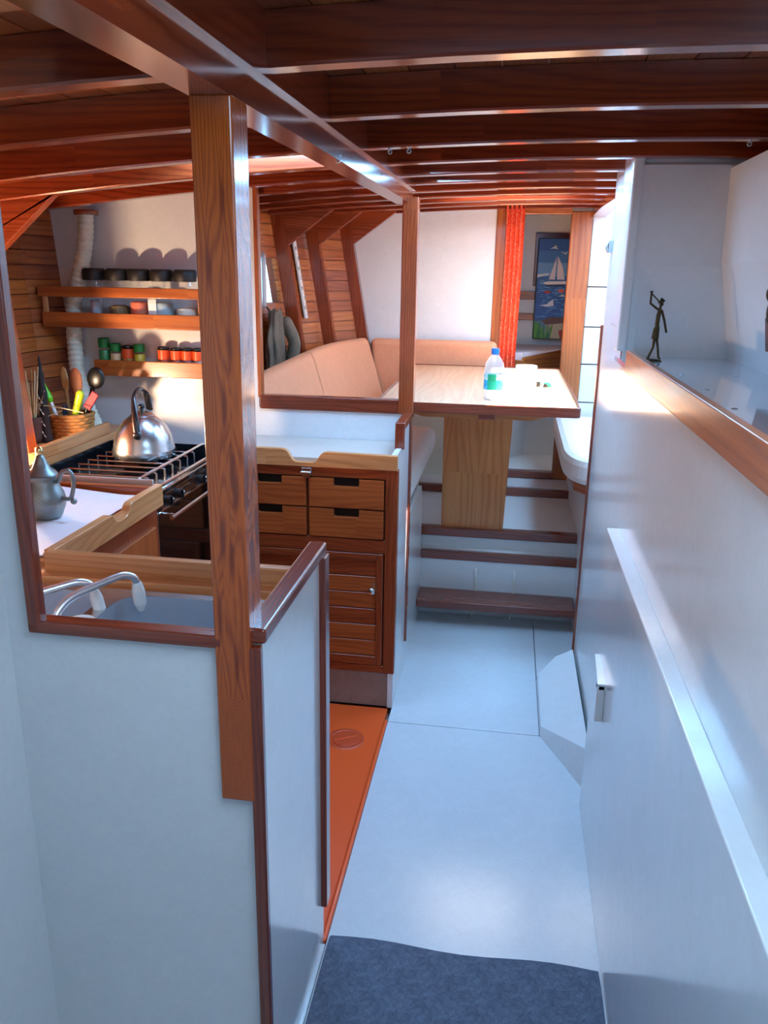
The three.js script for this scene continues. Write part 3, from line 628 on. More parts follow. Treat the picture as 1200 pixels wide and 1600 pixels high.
// ---- gimballed cooker
{
  const x0 = -1.33, x1 = -0.958, z0 = -2.55, z1 = -2.062, g = thing('cooker', 'stainless steel gas cooker with black oven door and rails', 'cooker', [(x0 + x1) / 2, 0.35, (z0 + z1) / 2]);
  part(g, 'oven_body', box(x0, x1 - 0.012, 0.35, 0.878, z0, z1, 0.004), M.blackGloss);
  part(g, 'hob', box(x0, x1, 0.878, 0.888, z0, z1, 0.003), plain(0x1a1c22, 0.12, { metalness: 0.6, clearcoat: 0.6 }));
  part(g, 'fiddle_rail', [box(x0, x1, 0.888, 0.936, z1 - 0.006, z1, 0.002)], plain(0xdcd8d2, 0.5, { metalness: 0.7 }), 'upright stainless rail');
  part(g, 'fiddle_rail', [box(x0, x0 + 0.005, 0.888, 0.936, z0, z1, 0.002), box(x0, x1, 0.888, 0.936, z0, z0 + 0.005, 0.002)], plain(0x22252c, 0.2, { metalness: 0.7 }));
  part(g, 'rail_bar', [rod([x1 - 0.04, 0.937, z1 - 0.004], [x1 - 0.04, 0.937, z0], 0.0045), rod([x1 - 0.002, 0.905, z1], [x1 - 0.002, 0.905, z0], 0.006), rod([x1 + 0.004, 0.893, z1], [x1 + 0.004, 0.893, z0], 0.004)], M.chrome);
  for (let i = 0; i < 2; i++) {
    const cz = -2.2 - i * 0.27, cx = -1.16;
    part(g, 'burner', lathe([[0, 0.012], [0.028, 0.012], [0.034, 0.006], [0.036, 0]], cx, 0.888, cz, 28), M.black);
  }
  for (let i = 0; i < 8; i++) { const z = -2.1 - i * 0.06; part(g, 'grate_bar', [rod([x0 + 0.03, 0.914, z], [x1 - 0.06, 0.914, z], 0.003), rod([x1 - 0.06, 0.914, z], [x1 - 0.06, 0.888, z], 0.003), rod([x0 + 0.03, 0.914, z], [x0 + 0.03, 0.888, z], 0.003)], M.steel); }
  part(g, 'control_panel', box(x1 - 0.012, x1 + 0.002, 0.838, 0.878, z0, z1, 0.002), M.panelBrown);
  for (const z of [-2.12, -2.2, -2.38, -2.46]) { const k = part(g, 'knob', [rod([x1, 0.862, z], [x1 + 0.026, 0.862, z], 0.016, 0.014, 20), box(x1 + 0.02, x1 + 0.032, 0.849, 0.875, z - 0.004, z + 0.004, 0.002)], M.black); part(k, 'pointer', new THREE.SphereGeometry(0.003, 8, 6).translate(x1 + 0.032, 0.868, z), M.steel); }
  const d = part(g, 'oven_door', box(x1 - 0.012, x1 + 0.004, 0.4, 0.832, z0 + 0.01, z1 - 0.01, 0.003), M.blackGloss, 'black glass oven door');
  part(d, 'handle', [rod([x1 + 0.05, 0.828, z1 - 0.0], [x1 + 0.05, 0.828, z0 + 0.03], 0.0065), rod([x1, 0.828, z1 - 0.035], [x1 + 0.05, 0.828, z1 - 0.035], 0.004), rod([x1, 0.828, z0 + 0.06], [x1 + 0.05, 0.828, z0 + 0.06], 0.004)], M.chrome);
  part(d, 'trim_bar', box(x1 + 0.002, x1 + 0.008, 0.832, 0.84, z0, z1, 0.002), M.chrome);
}
// kettle
{
  const x = -1.15, y = 0.918, z = -2.43, k = thing('kettle', 'shiny domed stainless steel kettle with black arched handle on cooker', 'kettle', [x, y, z]);
  part(k, 'body', lathe([[0, 0], [0.094, 0], [0.1, 0.004], [0.1, 0.022], [0.097, 0.027], [0.095, 0.04], [0.089, 0.065], [0.078, 0.09], [0.062, 0.112], [0.045, 0.126], [0.038, 0.13]], x, y, z, 56), M.steel);
  const lid = part(k, 'lid', lathe([[0.04, 0.13], [0.032, 0.138], [0.015, 0.144], [0, 0.146]], x, y, z, 40), M.steel);
  part(lid, 'knob', lathe([[0, 0.144], [0.006, 0.145], [0.006, 0.152], [0.011, 0.157], [0.009, 0.165], [0, 0.168]], x, y, z, 20), M.black);
  // hoop handle: an arch across the top from front to back
  const c = new THREE.CatmullRomCurve3([V(x + 0.02, y + 0.085, z + 0.088), V(x + 0.012, y + 0.14, z + 0.078), V(x, y + 0.195, z + 0.05), V(x - 0.004, y + 0.215, z), V(x - 0.006, y + 0.195, z - 0.05), V(x - 0.01, y + 0.14, z - 0.078)]);
  const hg = gridSurface(12, 30, (u, v) => { const p = c.getPoint(v), a = u * Math.PI * 2; return [p.x + Math.cos(a) * (0.0095 + 0.003 * Math.cos(v * 6)), p.y + Math.sin(a) * 0.0075, p.z + Math.sin(a) * 0.0075 * (Math.abs(v - 0.5) * 2)]; });
  part(k, 'handle', [hg, new THREE.SphereGeometry(0.015, 14, 10).scale(0.95, 1, 0.7).translate(x + 0.02, y + 0.083, z + 0.088)], plain(0x15171c, 0.22, { side: THREE.DoubleSide, clearcoat: 0.5 }));
  part(k, 'spout', [rod([x - 0.02, y + 0.06, z - 0.075], [x - 0.03, y + 0.105, z - 0.118], 0.02, 0.013, 20)], M.steel);
}
// ---- ledge behind the cooker with pot, figurine, basket and utensils
{
  const l = thing('ledge_shelf', 'wooden ledge with upright rail between cooker and planked hull', 'shelf', [-1.54, 0.6, -2.45]);
  part(l, 'board', box(-1.68, -1.41, 0.9, 0.925, -2.88, -2.06), M.oak);
  part(l, 'rail', box(-1.432, -1.412, 0.925, 0.965, -2.72, -2.26, 0.004), M.oak);
  part(l, 'support', box(-1.68, -1.42, 0.0, 0.9, -2.88, -2.06), M.cabDark);
  part(l, 'rail', box(-1.45, -1.34, 0.925, 0.962, -2.085, -2.065, 0.004), M.oak);

  const px = -1.578, pz = -2.5, py = 0.925;
  const pot = thing('plant_pot', 'dark brown clay pot holding dry pale stalks beside the hull', 'pot', [px, py, pz]);
  part(pot, 'body', lathe([[0, 0], [0.027, 0], [0.03, 0.02], [0.034, 0.075], [0.0365, 0.09], [0.033, 0.09], [0.031, 0.075], [0, 0.07]], px, py, pz, 28), speckle(0x4d3530, 0x37241f, 0.7, 8));
  const st = thing('dry_stalks', 'bunch of dry pale straw stalks standing in the dark pot', 'dried grass', [px, py + 0.075, pz]);
  const straw = [plain(0xd3b98a, 0.8), plain(0xb89a68, 0.8), plain(0xa98a80, 0.8)];
  for (let i = 0; i < 18; i++) {
    const a = rnd() * 6.28, r = rnd() * 0.02, h = rr(0.1, 0.19), lean = rr(0, 0.045), b = a + rr(-0.5, 0.5);
    part(st, 'stalk', rod([px + Math.cos(a) * r, py + 0.072, pz + Math.sin(a) * r], [px + Math.cos(b) * (r + lean) + 0.008, py + 0.072 + h, pz + Math.sin(b) * (r + lean)], 0.0022, 0.0016, 6), straw[i % 3]);
  }
  part(st, 'stalk', rod([px + 0.01, py + 0.075, pz], [px + 0.1, py + 0.11, pz - 0.02], 0.0016, 0.0012, 6), straw[0]);
  part(st, 'stalk', tube([[px + 0.01, py + 0.13, pz], [px + 0.08, py + 0.125, pz - 0.01], [px + 0.17, py + 0.105, pz - 0.03]], 0.0016, 12, 6), straw[0]);
  for (let i = 0; i < 4; i++) part(st, 'dry_leaf', gridSurface(3, 8, (u, v) => { const a = i * 1.7; return [px + 0.01 + Math.cos(a) * 0.045 * v + (u - 0.5) * 0.012 * Math.sin(v * 3.1), py + 0.08 + 0.1 * v - 0.09 * v * v * (i % 2), pz + Math.sin(a) * 0.045 * v + (u - 0.5) * 0.006]; }), plain(0xc0a890, 0.85, { side: THREE.DoubleSide }));

  // narrow dark figurine with pale dashes
  const fx = -1.54, fz = -2.515, f = thing('figurine', 'tall narrow dark carved figurine with pale dashes between pot and basket', 'figurine', [fx, 0.925, fz]);
  part(f, 'body', lathe([[0, 0], [0.017, 0], [0.019, 0.01], [0.014, 0.05], [0.017, 0.09], [0.013, 0.13], [0.015, 0.17], [0.009, 0.2], [0.011, 0.225], [0.006, 0.25], [0.004, 0.28], [0.0, 0.3]], fx, 0.925, fz, 20), speckle(0x2a2324, 0x141011, 0.85, 14));
  for (let i = 0; i < 12; i++) { const y = 0.945 + i * 0.013, a = 1.2 + (i % 3) * 0.5; part(f, 'dash', tube([[fx + 0.0165 * Math.cos(a), y, fz + 0.0165 * Math.sin(a)], [fx + 0.017 * Math.cos(a + 0.3), y + 0.008, fz + 0.017 * Math.sin(a + 0.3)]], 0.0013, 4, 6), M.cream); }

  const bx = -1.49, bz = -2.6, by = 0.925;
  const b = thing('basket', 'small round woven wicker basket full of kitchen utensils', 'basket', [bx, by, bz]);
  const wick = woodMat(0xb9803f, 0x7c4c20, { off: 21, rings: 40, rough: 0.7, coat: 0 });
  part(b, 'base', lathe([[0, 0.002], [0.06, 0.002], [0.06, 0.008], [0, 0.008]], bx, by, bz, 28), wick);
  for (let i = 0; i < 8; i++) {
    const y = by + 0.006 + i * 0.0115, R = 0.06 + 0.012 * i / 8;
    const pts = []; for (let k = 0; k < 24; k++) { const a = k / 24 * 6.2832; pts.push([bx + (R + 0.002 * ((k + i) % 2 ? 1 : -1)) * Math.cos(a), y, bz + (R + 0.002 * ((k + i) % 2 ? 1 : -1)) * Math.sin(a)]); }
    part(b, 'woven_ring', tube(pts, 0.0065, 72, 8, true), wick);
  }
  const put = (name, label, cat) => thing(name, label, cat, [bx, by + 0.01, bz]);
  // paddle(...): a flat rounded blade on a stick
  const blade = (x, y, z, w, h, t, roll = 0) => new THREE.SphereGeometry(1, 24, 16).scale(w, h, t).rotateZ(roll).translate(x, y, z);
  let u = put('wooden_spoon', 'large dark wooden spoon with broad oval bowl in the basket', 'spoon');
  part(u, 'bowl', blade(-1.463, 1.125, -2.6, 0.024, 0.047, 0.006), M.spoon); part(u, 'handle', rod([-1.475, by + 0.012, -2.6], [-1.464, 1.095, -2.6], 0.006, 0.008), M.spoon);
  u = put('wooden_spatula', 'pale slim wooden spatula leaning left in the utensil basket', 'spatula');
  part(u, 'bowl', blade(-1.518, 1.125, -2.625, 0.014, 0.045, 0.004, 0.05), M.spoonPale); part(u, 'handle', rod([-1.5, by + 0.012, -2.61], [-1.518, 1.1, -2.625], 0.0055, 0.006), M.spoonPale);
  u = put('ladle', 'black plastic ladle rising behind the wooden spoon in basket', 'ladle');
  part(u, 'bowl', blade(-1.405, 1.135, -2.63, 0.032, 0.038, 0.014, -0.2), M.black); part(u, 'handle', rod([-1.475, by + 0.012, -2.615], [-1.415, 1.105, -2.628], 0.006, 0.008), M.black);
  u = put('vegetable_knife', 'knife with lime green handle and white blade guard in the basket', 'knife');
  part(u, 'handle', [rod([-1.545, 1.068, -2.56], [-1.565, 1.115, -2.563], 0.013, 0.008, 14), new THREE.SphereGeometry(0.0085, 12, 10).translate(-1.566, 1.116, -2.563), rod([-1.54, 1.055, -2.56], [-1.545, 1.068, -2.56], 0.007, 0.013, 14)], plain(0x5fbf1f, 0.35)); part(u, 'blade', rod([-1.51, by + 0.02, -2.572], [-1.54, 1.056, -2.56], 0.0065, 0.0065, 8), M.plastic);
  u = put('peeler', 'utensil with fat yellow-green handle leaning right in the basket', 'utensil');
  part(u, 'handle', [rod([-1.463, 1.01, -2.57], [-1.437, 1.085, -2.572], 0.011, 0.0135, 16), new THREE.SphereGeometry(0.0135, 14, 10).translate(-1.437, 1.086, -2.572)], plain(0xb8c41c, 0.4)); part(u, 'blade', rod([-1.475, by + 0.015, -2.575], [-1.463, 1.01, -2.57], 0.004, 0.005, 8), M.steel);
  u = put('spatula', 'crimson red silicone spatula leaning right out of the basket', 'spatula');
  part(u, 'blade', box(-0.014, 0.014, -0.034, 0.034, -0.004, 0.004, 0.003).rotateZ(-0.62).translate(-1.408, 1.062, -2.59), plain(0x840a24, 0.6)); part(u, 'handle', rod([-1.462, by + 0.012, -2.592], [-1.425, 1.036, -2.59], 0.005, 0.006), M.black);
  u = put('small_knife', 'dark blue handled small knife upright in the utensil basket', 'knife');
  part(u, 'handle', rod([-1.503, 0.99, -2.575], [-1.5, 1.045, -2.576], 0.007, 0.0085, 12), plain(0x23304a, 0.4)); part(u, 'blade', rod([-1.498, by + 0.015, -2.575], [-1.503, 0.99, -2.575], 0.004, 0.005, 8), M.steel);

  // ribbed ventilation hose
  const hose = thing('vent_hose', 'cream ribbed ventilation hose bending down the white galley bulkhead', 'hose', [-1.5, 1.0, -2.82]);
  const hp = [[-1.505, 1.69, -2.845], [-1.515, 1.6, -2.845], [-1.54, 1.5, -2.845], [-1.575, 1.4, -2.845], [-1.59, 1.3, -2.845], [-1.592, 1.22, -2.845], [-1.585, 1.12, -2.835], [-1.55, 1.02, -2.81], [-1.5, 0.93, -2.78]];
  const hc = new THREE.CatmullRomCurve3(hp.map((p) => V(...p))), fr = hc.computeFrenetFrames(200);
  part(hose, 'tube', gridSurface(20, 200, (a, v) => { const p = hc.getPointAt(v), k = Math.round(v * 200), R = 0.0275 + 0.0016 * Math.sin(v * 200 * 1.3), n = fr.normals[k], q = fr.binormals[k], c = Math.cos(a * 6.2832) * R, s = Math.sin(a * 6.2832) * R; return [p.x + n.x * c + q.x * s, p.y + n.y * c + q.y * s, p.z + n.z * c + q.z * s]; }), plain(0xd9d2bd, 0.55, { side: THREE.DoubleSide }));
  part(hose, 'collar', lathe([[0.028, -0.004], [0.042, -0.004], [0.042, 0.012], [0.028, 0.012]], -1.505, 1.684, -2.845, 32), M.frame, 'dark collar ring');
}

// unseen lamp behind the opening's left jamb, placed to light the jars from below
{
  const x = -1.56, y = 0.925, z = -2.14, l = thing('unseen_galley_lamp', 'unseen small brass lamp at ledge end, placed to light the galley wall', 'lamp', [x, y, z]);
  part(l, 'base', lathe([[0, 0], [0.03, 0], [0.03, 0.006], [0.012, 0.012], [0.01, 0.03], [0.016, 0.034]], x, y, z, 24), plain(0xb08d4a, 0.3, { metalness: 1 }));
  part(l, 'globe', new THREE.SphereGeometry(0.026, 24, 16).translate(x, y + 0.055, z), plain(0xfff0dc, 0.6, { emissive: new THREE.Color().setRGB(1, 0.7, 0.42), emissiveIntensity: 6 }), 'glowing frosted globe');
  const p = new THREE.PointLight(new THREE.Color().setRGB(1, 0.7, 0.44), 2.5);
  p.position.set(x, y + 0.055, z); p.castShadow = true; p.shadow.radius = 1.2;
  scene.add(p);
}

// ---- spice racks and their jars
{
  const r = thing('jar_rack', 'upper wooden rack with two rails holding five black-lidded jars', 'shelf', [-1.36, 1.29, -2.83]);
  part(r, 'board', box(-1.655, -1.06, 1.298, 1.312, -2.898, -2.787), M.orangeWood);
  part(r, 'front_rail', box(-1.67, -1.06, 1.294, 1.346, -2.79, -2.775, 0.003), M.orangeWood);
  part(r, 'front_rail', box(-1.68, -1.06, 1.4, 1.436, -2.79, -2.775, 0.003), M.orangeWood);
  part(r, 'upright', box(-1.664, -1.648, 1.346, 1.4, -2.79, -2.778, 0.002), M.oak);
  part(r, 'upright', box(-1.085, -1.06, 1.3, 1.436, -2.895, -2.79, 0.002), M.oak);
  const c2 = thing('spice_shelf', 'lower short wooden spice shelf with deep front rail', 'shelf', [-1.28, 1.12, -2.86]);
  part(c2, 'board', box(-1.5, -1.06, 1.122, 1.135, -2.898, -2.83), M.orangeWood);
  part(c2, 'front_rail', box(-1.508, -1.06, 1.119, 1.176, -2.832, -2.817, 0.003), M.orangeWood);
  part(c2, 'end_cap', box(-1.506, -1.494, 1.122, 1.174, -2.898, -2.83, 0.002), M.orangeWood);

  const fills = [['with a bluish packet inside', 'leftmost'], ['half full of mixed seeds', 'second'], ['half full of pink salt', 'third'], ['and a white card', 'fourth'], ['half full of white flour', 'fifth']];
  const fillMat = [plain(0xb9c3d4, 0.5), speckle(0xa98a5c, 0x4f4428, 0.8, 26), plain(0xe0795c, 0.8), plain(0xa9c0c8, 0.5), plain(0xe6ddc6, 0.9)];
  const fillH = [0.07, 0.055, 0.07, 0.07, 0.05];
  [-1.492, -1.402, -1.32, -1.235, -1.147].forEach((x, i) => {
    const y = 1.3125, z = -2.84;
    const j = thing('storage_jar', 'clear jar with wide black lid ' + fills[i][0] + ', ' + fills[i][1] + ' on upper rack', 'jar', [x, y, z], 'black-lidded jars on the upper rack');
    part(j, 'glass', lathe([[0, 0.0], [0.034, 0], [0.038, 0.004], [0.038, 0.125], [0.035, 0.135], [0.033, 0.15]], x, y, z, 32), M.glass);
    const l = part(j, 'lid', lathe([[0, 0.148], [0.036, 0.146], [0.0405, 0.148], [0.0415, 0.17], [0.0395, 0.183], [0.034, 0.188], [0, 0.188]], x, y, z, 32), M.lid, 'black plastic lid');
    part(j, 'contents', lathe([[0, 0.003], [i === 0 ? 0.018 : 0.034, 0.003], [i === 0 ? 0.018 : 0.036, 0.01], [i === 0 ? 0.018 : 0.036, fillH[i]], [0.02, fillH[i] + 0.006], [0, fillH[i] + 0.003]], x, y, z, 28), fillMat[i]);
    if (i === 3) part(j, 'card', box(x - 0.038, x - 0.008, y + 0.003, y + 0.085, z + 0.04, z + 0.0415), M.plastic, 'white card leaning on the jar');
  });
  const S = [ // x, height, cap, body, label
    [-1.486, 0.098, 'g', plain(0x0f7a3a, 0.3), 'tall green spice jar with green cap, first on lower shelf'],
    [-1.441, 0.08, 'g', plain(0xd8b27c, 0.4), 'spice jar with green cap and red-white label, second on lower shelf'],
    [-1.394, 0.074, 'o', plain(0xb07a2c, 0.4), 'spice jar of brown powder with orange-black cap, third on shelf'],
    [-1.348, 0.08, 'g', plain(0xc7b02a, 0.4), 'spice jar of yellow-green herbs with green cap, fourth on shelf'],
    [-1.299, 0.072, 'c', null, 'small empty clear spice jar between green and orange caps'],
    [-1.253, 0.074, 'o', plain(0xb8523a, 0.4), 'spice jar of red flakes with orange cap, right of clear jar'],
    [-1.204, 0.072, 'o', plain(0xa86a5c, 0.4), 'spice jar with orange cap and pink label, third from shelf end'],
    [-1.162, 0.072, 'o', plain(0x9a7a86, 0.4), 'spice jar with orange cap and mauve contents, second from shelf end'],
    [-1.12, 0.072, 'o', plain(0xb0a0a0, 0.4), 'spice jar with orange cap nearest the tall post']];
  const orangeCap = plain(0xe2501c, 0.35), greenCap = plain(0x0e7d33, 0.35);
  for (const [x, h0, cap, body, label] of S) {
    const h = h0 + 0.02, y = 1.135, z = -2.862, k = 0.62;
    const j = thing('spice_jar', label, 'spice jar', [x, y, z], 'spice jars on the lower shelf');
    part(j, 'glass', lathe([[0, 0], [0.019, 0], [0.021, 0.003], [0.021, h * 0.66], [0.0185, h * 0.74]], x, y, z, 24), M.glass);
    if (body) part(j, 'contents', lathe([[0, 0.002], [0.0195, 0.002], [0.02, 0.005], [0.02, h * k], [0, h * k]], x, y, z, 24), body);
    if (cap === 'g') part(j, 'cap', lathe([[0, h], [0.018, h], [0.0205, h * 0.97], [0.0205, h * 0.72], [0.019, h * 0.7]], x, y, z, 24), greenCap);
    else if (cap === 'c') part(j, 'cap', lathe([[0, h], [0.018, h], [0.02, h * 0.97], [0.02, h * 0.76]], x, y, z, 24), M.glass);
    else { const c = part(j, 'cap', lathe([[0.0215, h * 0.86], [0.0215, h * 0.5], [0.021, h * 0.49]], x, y, z, 24), orangeCap); part(c, 'rim', lathe([[0, h], [0.016, h], [0.0215, h * 0.95], [0.0215, h * 0.86], [0, h * 0.86]], x, y, z, 24), M.black); }
    if (/label/.test(label)) part(j, 'paper_label', new THREE.CylinderGeometry(0.0212, 0.0212, h * 0.3, 20, 1, true, -0.9, 1.8).translate(x, y + h * 0.24, z), plain(0xe6d2c8, 0.6, { side: THREE.DoubleSide }));
  }
}

// ================================================================== saloon
const ZD = -4.36;
{
  const s = structure('wall_forward', 'white forward bulkhead of the saloon left of the curtained doorway', 'wall', [-0.45, 0.39, ZD]);
  part(s, 'panel', slab([[hullX(0.4, ZD), 0.4], [-0.08, 0.4], [-0.08, 1.86], [hullX(1.86, ZD), 1.86]], 'xy', ZD, ZD - 0.025), M.white);
  const d = structure('door_1', 'orange varnished door frame of the doorway to the forward cabin', 'door', [0.1, 0.43, ZD]);
  part(d, 'jamb', box(-0.092, -0.04, 0.44, 1.845, ZD - 0.05, ZD + 0.008, 0.004), M.door);
  part(d, 'jamb', box(0.276, 0.382, 0.436, 1.81, ZD - 0.04, ZD + 0.008, 0.006), M.door);
  part(d, 'header', box(-0.05, 0.28, 1.795, 1.86, ZD - 0.04, ZD + 0.006, 0.004), M.door);
  part(d, 'sill', box(-0.05, 0.285, 0.437, 0.474, ZD - 0.05, ZD + 0.01, 0.004), M.mahog);
  const w = structure('wall_starboard_forward', 'sunlit white locker boards right of the orange door frame', 'wall', [0.7, 0.39, ZD - 0.02]);
  const yb = [0.39, 0.655, 0.86, 1.06, 1.25, 1.45, 1.86];
  for (let i = 0; i < yb.length - 1; i++) part(w, 'board', box(0.384, 1.06, yb[i] + 0.003, yb[i + 1] - 0.003, ZD - 0.045, ZD - 0.01 + 0.004 * (i % 2), 0.003), M.white);
  part(w, 'backing', box(0.384, 1.06, 0.39, 1.86, ZD - 0.07, ZD - 0.046), M.kick);
  const r = structure('wall_starboard', 'white starboard side wall behind the sunlit settee', 'wall', [1.07, 0, -3.5]);
  part(r, 'panel', box(1.05, 1.09, 0, 1.9, -4.45, -2.7), M.white);
}
// curtain
{
  const c = thing('curtain', 'red-orange curtain with painted sequin sparkle gathered at the left door jamb', 'curtain', [0, 0.95, ZD - 0.02]);
  const t = dataTex(128, 512, (u, v) => { const n = vn(u * 64, v * 256), k = vn(u * 32 + 9, v * 128); return n > 0.66 ? [255, 176, 140] : k > 0.6 ? [238, 92, 52] : [222, 52, 24]; });  // sequin flecks, their sparkle painted into the map as pale spots
  t.repeat.set(1, 1.6);
  const fn = (o) => (u, v) => { const y = 1.835 - v * 0.9, w = 0.094 - 0.004 * Math.sin(v * 3), x = -0.047 + u * w + 0.004 * Math.sin(v * 5); return [x, y, ZD + 0.02 + 0.013 * Math.sin(u * 26 + 0.6 * Math.sin(v * 4)) + o]; };
  const a = gridSurface(60, 24, fn(0.0)), b = flip(gridSurface(60, 24, fn(-0.002)));
  part(c, 'cloth', merge([flip(a), flip(b)]), new THREE.MeshPhysicalMaterial({ map: t, roughness: 0.6, sheen: 0.5, sheenColor: new THREE.Color(0xff8855), side: THREE.DoubleSide }));
}
// forward cabin beyond the doorway
{
  const s = structure('wall_forecabin', 'dim pale walls of the small forward cabin seen through doorway', 'wall', [0.1, 0.4, -5.06]);
  part(s, 'panel', box(-0.6, 0.9, 0.3, 1.9, -5.09, -5.06), M.white);
  part(s, 'panel', box(0.5, 0.53, 0.3, 1.9, -5.06, -4.42), M.white);
  part(s, 'panel', hexa([[-0.25, 0.4, -4.4], [-0.23, 0.4, -4.4], [0.13, 0.4, -4.86], [0.11, 0.4, -4.88], [-0.25, 1.0, -4.4], [-0.23, 1.0, -4.4], [0.13, 1.0, -4.86], [0.11, 1.0, -4.88]]), M.white);
  part(s, 'panel', box(0.1, 0.5, 0.4, 1.0, -4.9, -4.87), M.white);
  part(s, 'floor_panel', box(-0.3, 0.5, 0.4, 0.46, -4.9, -4.41), M.soleWhite);
  part(s, 'shelf_rail', box(-0.5, 0.14, 1.363, 1.41, -5.06, -5.03, 0.003), M.door);
  part(s, 'shelf_rail', box(-0.5, 0.14, 1.244, 1.284, -5.06, -5.03, 0.003), M.cab);
  part(s, 'hatch_frame', box(0.125, 0.4, 1.44, 1.74, -5.06, -5.045, 0.003), M.mahog);
  const b = thing('berth', 'pinkish berth mattress with brown leeboard in the forward cabin', 'bed', [0.1, 1.0, -4.8]);
  part(b, 'mattress', slab([[-0.3, -4.5], [0.08, -4.5], [0.32, -4.8], [0.49, -4.8], [0.49, -5.05], [-0.3, -5.05]], 'xz', 1.02, 1.1, 0.01), speckle(0xe6cdca, 0xd9bcb8, 0.9, 6));
  part(b, 'leeboard', [box(-0.3, 0.09, 0.98, 1.06, -4.495, -4.48, 0.003), hexa([[0.08, 0.98, -4.48], [0.095, 0.98, -4.49], [0.335, 0.98, -4.79], [0.32, 0.98, -4.8], [0.08, 1.075, -4.48], [0.095, 1.075, -4.49], [0.335, 1.1, -4.79], [0.32, 1.1, -4.8]]), box(0.32, 0.49, 0.98, 1.1, -4.8, -4.785, 0.003)], M.door);
  part(b, 'base', box(-0.2, 0.49, 0.99, 1.02, -5.05, -4.81), M.door);
  // painting
  const cv = document.createElement('canvas'); cv.width = 160; cv.height = 512;
  const g = cv.getContext('2d');
  const P = (c, pts) => { g.fillStyle = c; g.beginPath(); pts.forEach(([x, y], i) => i ? g.lineTo(x, y) : g.moveTo(x, y)); g.closePath(); g.fill(); };
  const band = (y0, y1, c) => { g.fillStyle = c; g.fillRect(0, y0, 160, y1 - y0); };
  band(0, 60, '#2b66b8'); band(60, 120, '#3f7fcb'); band(120, 190, '#6aa3dd'); band(188, 250, '#2a6cb4'); band(250, 330, '#1d5ca8'); band(330, 400, '#2a62b4'); band(400, 430, '#3a62a0');
  for (let i = 0; i < 260; i++) { g.fillStyle = ['#3a86d0', '#1c549c', '#6fb0e0', '#2468b4'][i % 4]; g.fillRect(rnd() * 160, 190 + rnd() * 210, 8 + rnd() * 26, 2 + rnd() * 3); }
  P('#d8e6f2', [[0, 180], [60, 172], [60, 182], [0, 196]]);
  P('#e6e2ee', [[95, 85], [60, 205], [92, 205]]); P('#ece6f0', [[100, 85], [102, 205], [142, 205], [128, 140]]);
  P('#f2f2f6', [[28, 222], [60, 214], [160, 212], [150, 228], [50, 232]]);
  P('#1c3a6a', [[40, 232], [150, 228], [140, 240], [52, 242]]);
  P('#e8f0f4', [[55, 50], [80, 38], [100, 52], [78, 48]]); P('#e0d8c0', [[75, 28], [95, 40], [85, 42]]); P('#e8e8e8', [[110, 62], [135, 70], [150, 60], [138, 78]]);
  P('#c43a3a', [[35, 272], [55, 262], [80, 268], [60, 278]]); P('#e0604a', [[108, 262], [128, 252], [150, 262], [130, 274]]); P('#ece6d0', [[112, 290], [140, 282], [158, 292]]);
  P('#e4eaf2', [[20, 340], [60, 332], [90, 305], [95, 340], [60, 346]]);
  band(420, 512, '#5f8f9a'); P('#6a4a4a', [[40, 420], [80, 398], [160, 400], [160, 430], [60, 440]]);
  P('#c0b49a', [[60, 440], [160, 428], [160, 512], [90, 512]]); P('#4f9a4a', [[0, 420], [30, 440], [60, 512], [0, 512]]); P('#b0403a', [[130, 470], [160, 460], [160, 512], [140, 512]]);
  for (let i = 0; i < 26; i++) { g.strokeStyle = ['#3f8a3c', '#86b83a', '#2f6f5a'][i % 3]; g.lineWidth = 3; g.beginPath(); const x = rnd() * 90; g.moveTo(x, 510); g.lineTo(x + rr(-14, 14), 430 + rnd() * 40); g.stroke(); }
  const tx = new THREE.CanvasTexture(cv); tx.colorSpace = THREE.SRGBColorSpace;
  const p = thing('painting', 'tall blue painting of a white sailboat at sea in forward cabin', 'painting', [0.235, 1.13, -5.0]);
  part(p, 'stretcher', box(0.142, 0.33, 1.137, 1.71, -5.025, -5.0, 0.002), plain(0x1a2330, 0.6));
  part(p, 'canvas', new THREE.PlaneGeometry(0.178, 0.563).translate(0.236, 1.4235, -4.999), new THREE.MeshPhysicalMaterial({ map: tx, roughness: 0.5 }), 'painted sea scene with sailboat, gulls and fish');
}
// table
{
  const t = thing('saloon_table', 'pale wooden saloon table with dark edging on a broad pedestal', 'table', [-0.11, 0.39, -3.55]);
  const top = rrect(-0.46, 0.262, 2.905, 4.19, 0.02);
  part(t, 'table_top', slab(top, 'xz', 1.03, 1.05, 0.003), M.tableTop);
  const ed = rrect(-0.468, 0.27, 2.897, 4.198, 0.024); ed.holes.push(rrect(-0.46, 0.262, 2.905, 4.19, 0.02, THREE.Path));
  part(t, 'edging', slab(ed, 'xz', 1.018, 1.0535, 0.002), M.mahog);
  part(t, 'pedestal', slab([[-0.255, 0.388], [0.025, 0.388], [0.045, 1.02], [-0.262, 1.02]], 'xy', -3.535, -3.575, 0.003), M.pine);
  part(t, 'bearer', slab([[-0.42, 1.02], [0.23, 1.02], [0.1, 0.985], [-0.3, 0.985]], 'xy', -3.5, -3.535, 0.002), M.pine);
  part(t, 'bearer', slab([[-0.42, 1.02], [0.23, 1.02], [0.1, 0.985], [-0.3, 0.985]], 'xy', -3.0, -3.03, 0.002), M.pine);
  part(t, 'drawer_grip', box(-0.09, -0.03, 0.998, 1.018, -2.96, -2.91, 0.003), M.mahog);
}
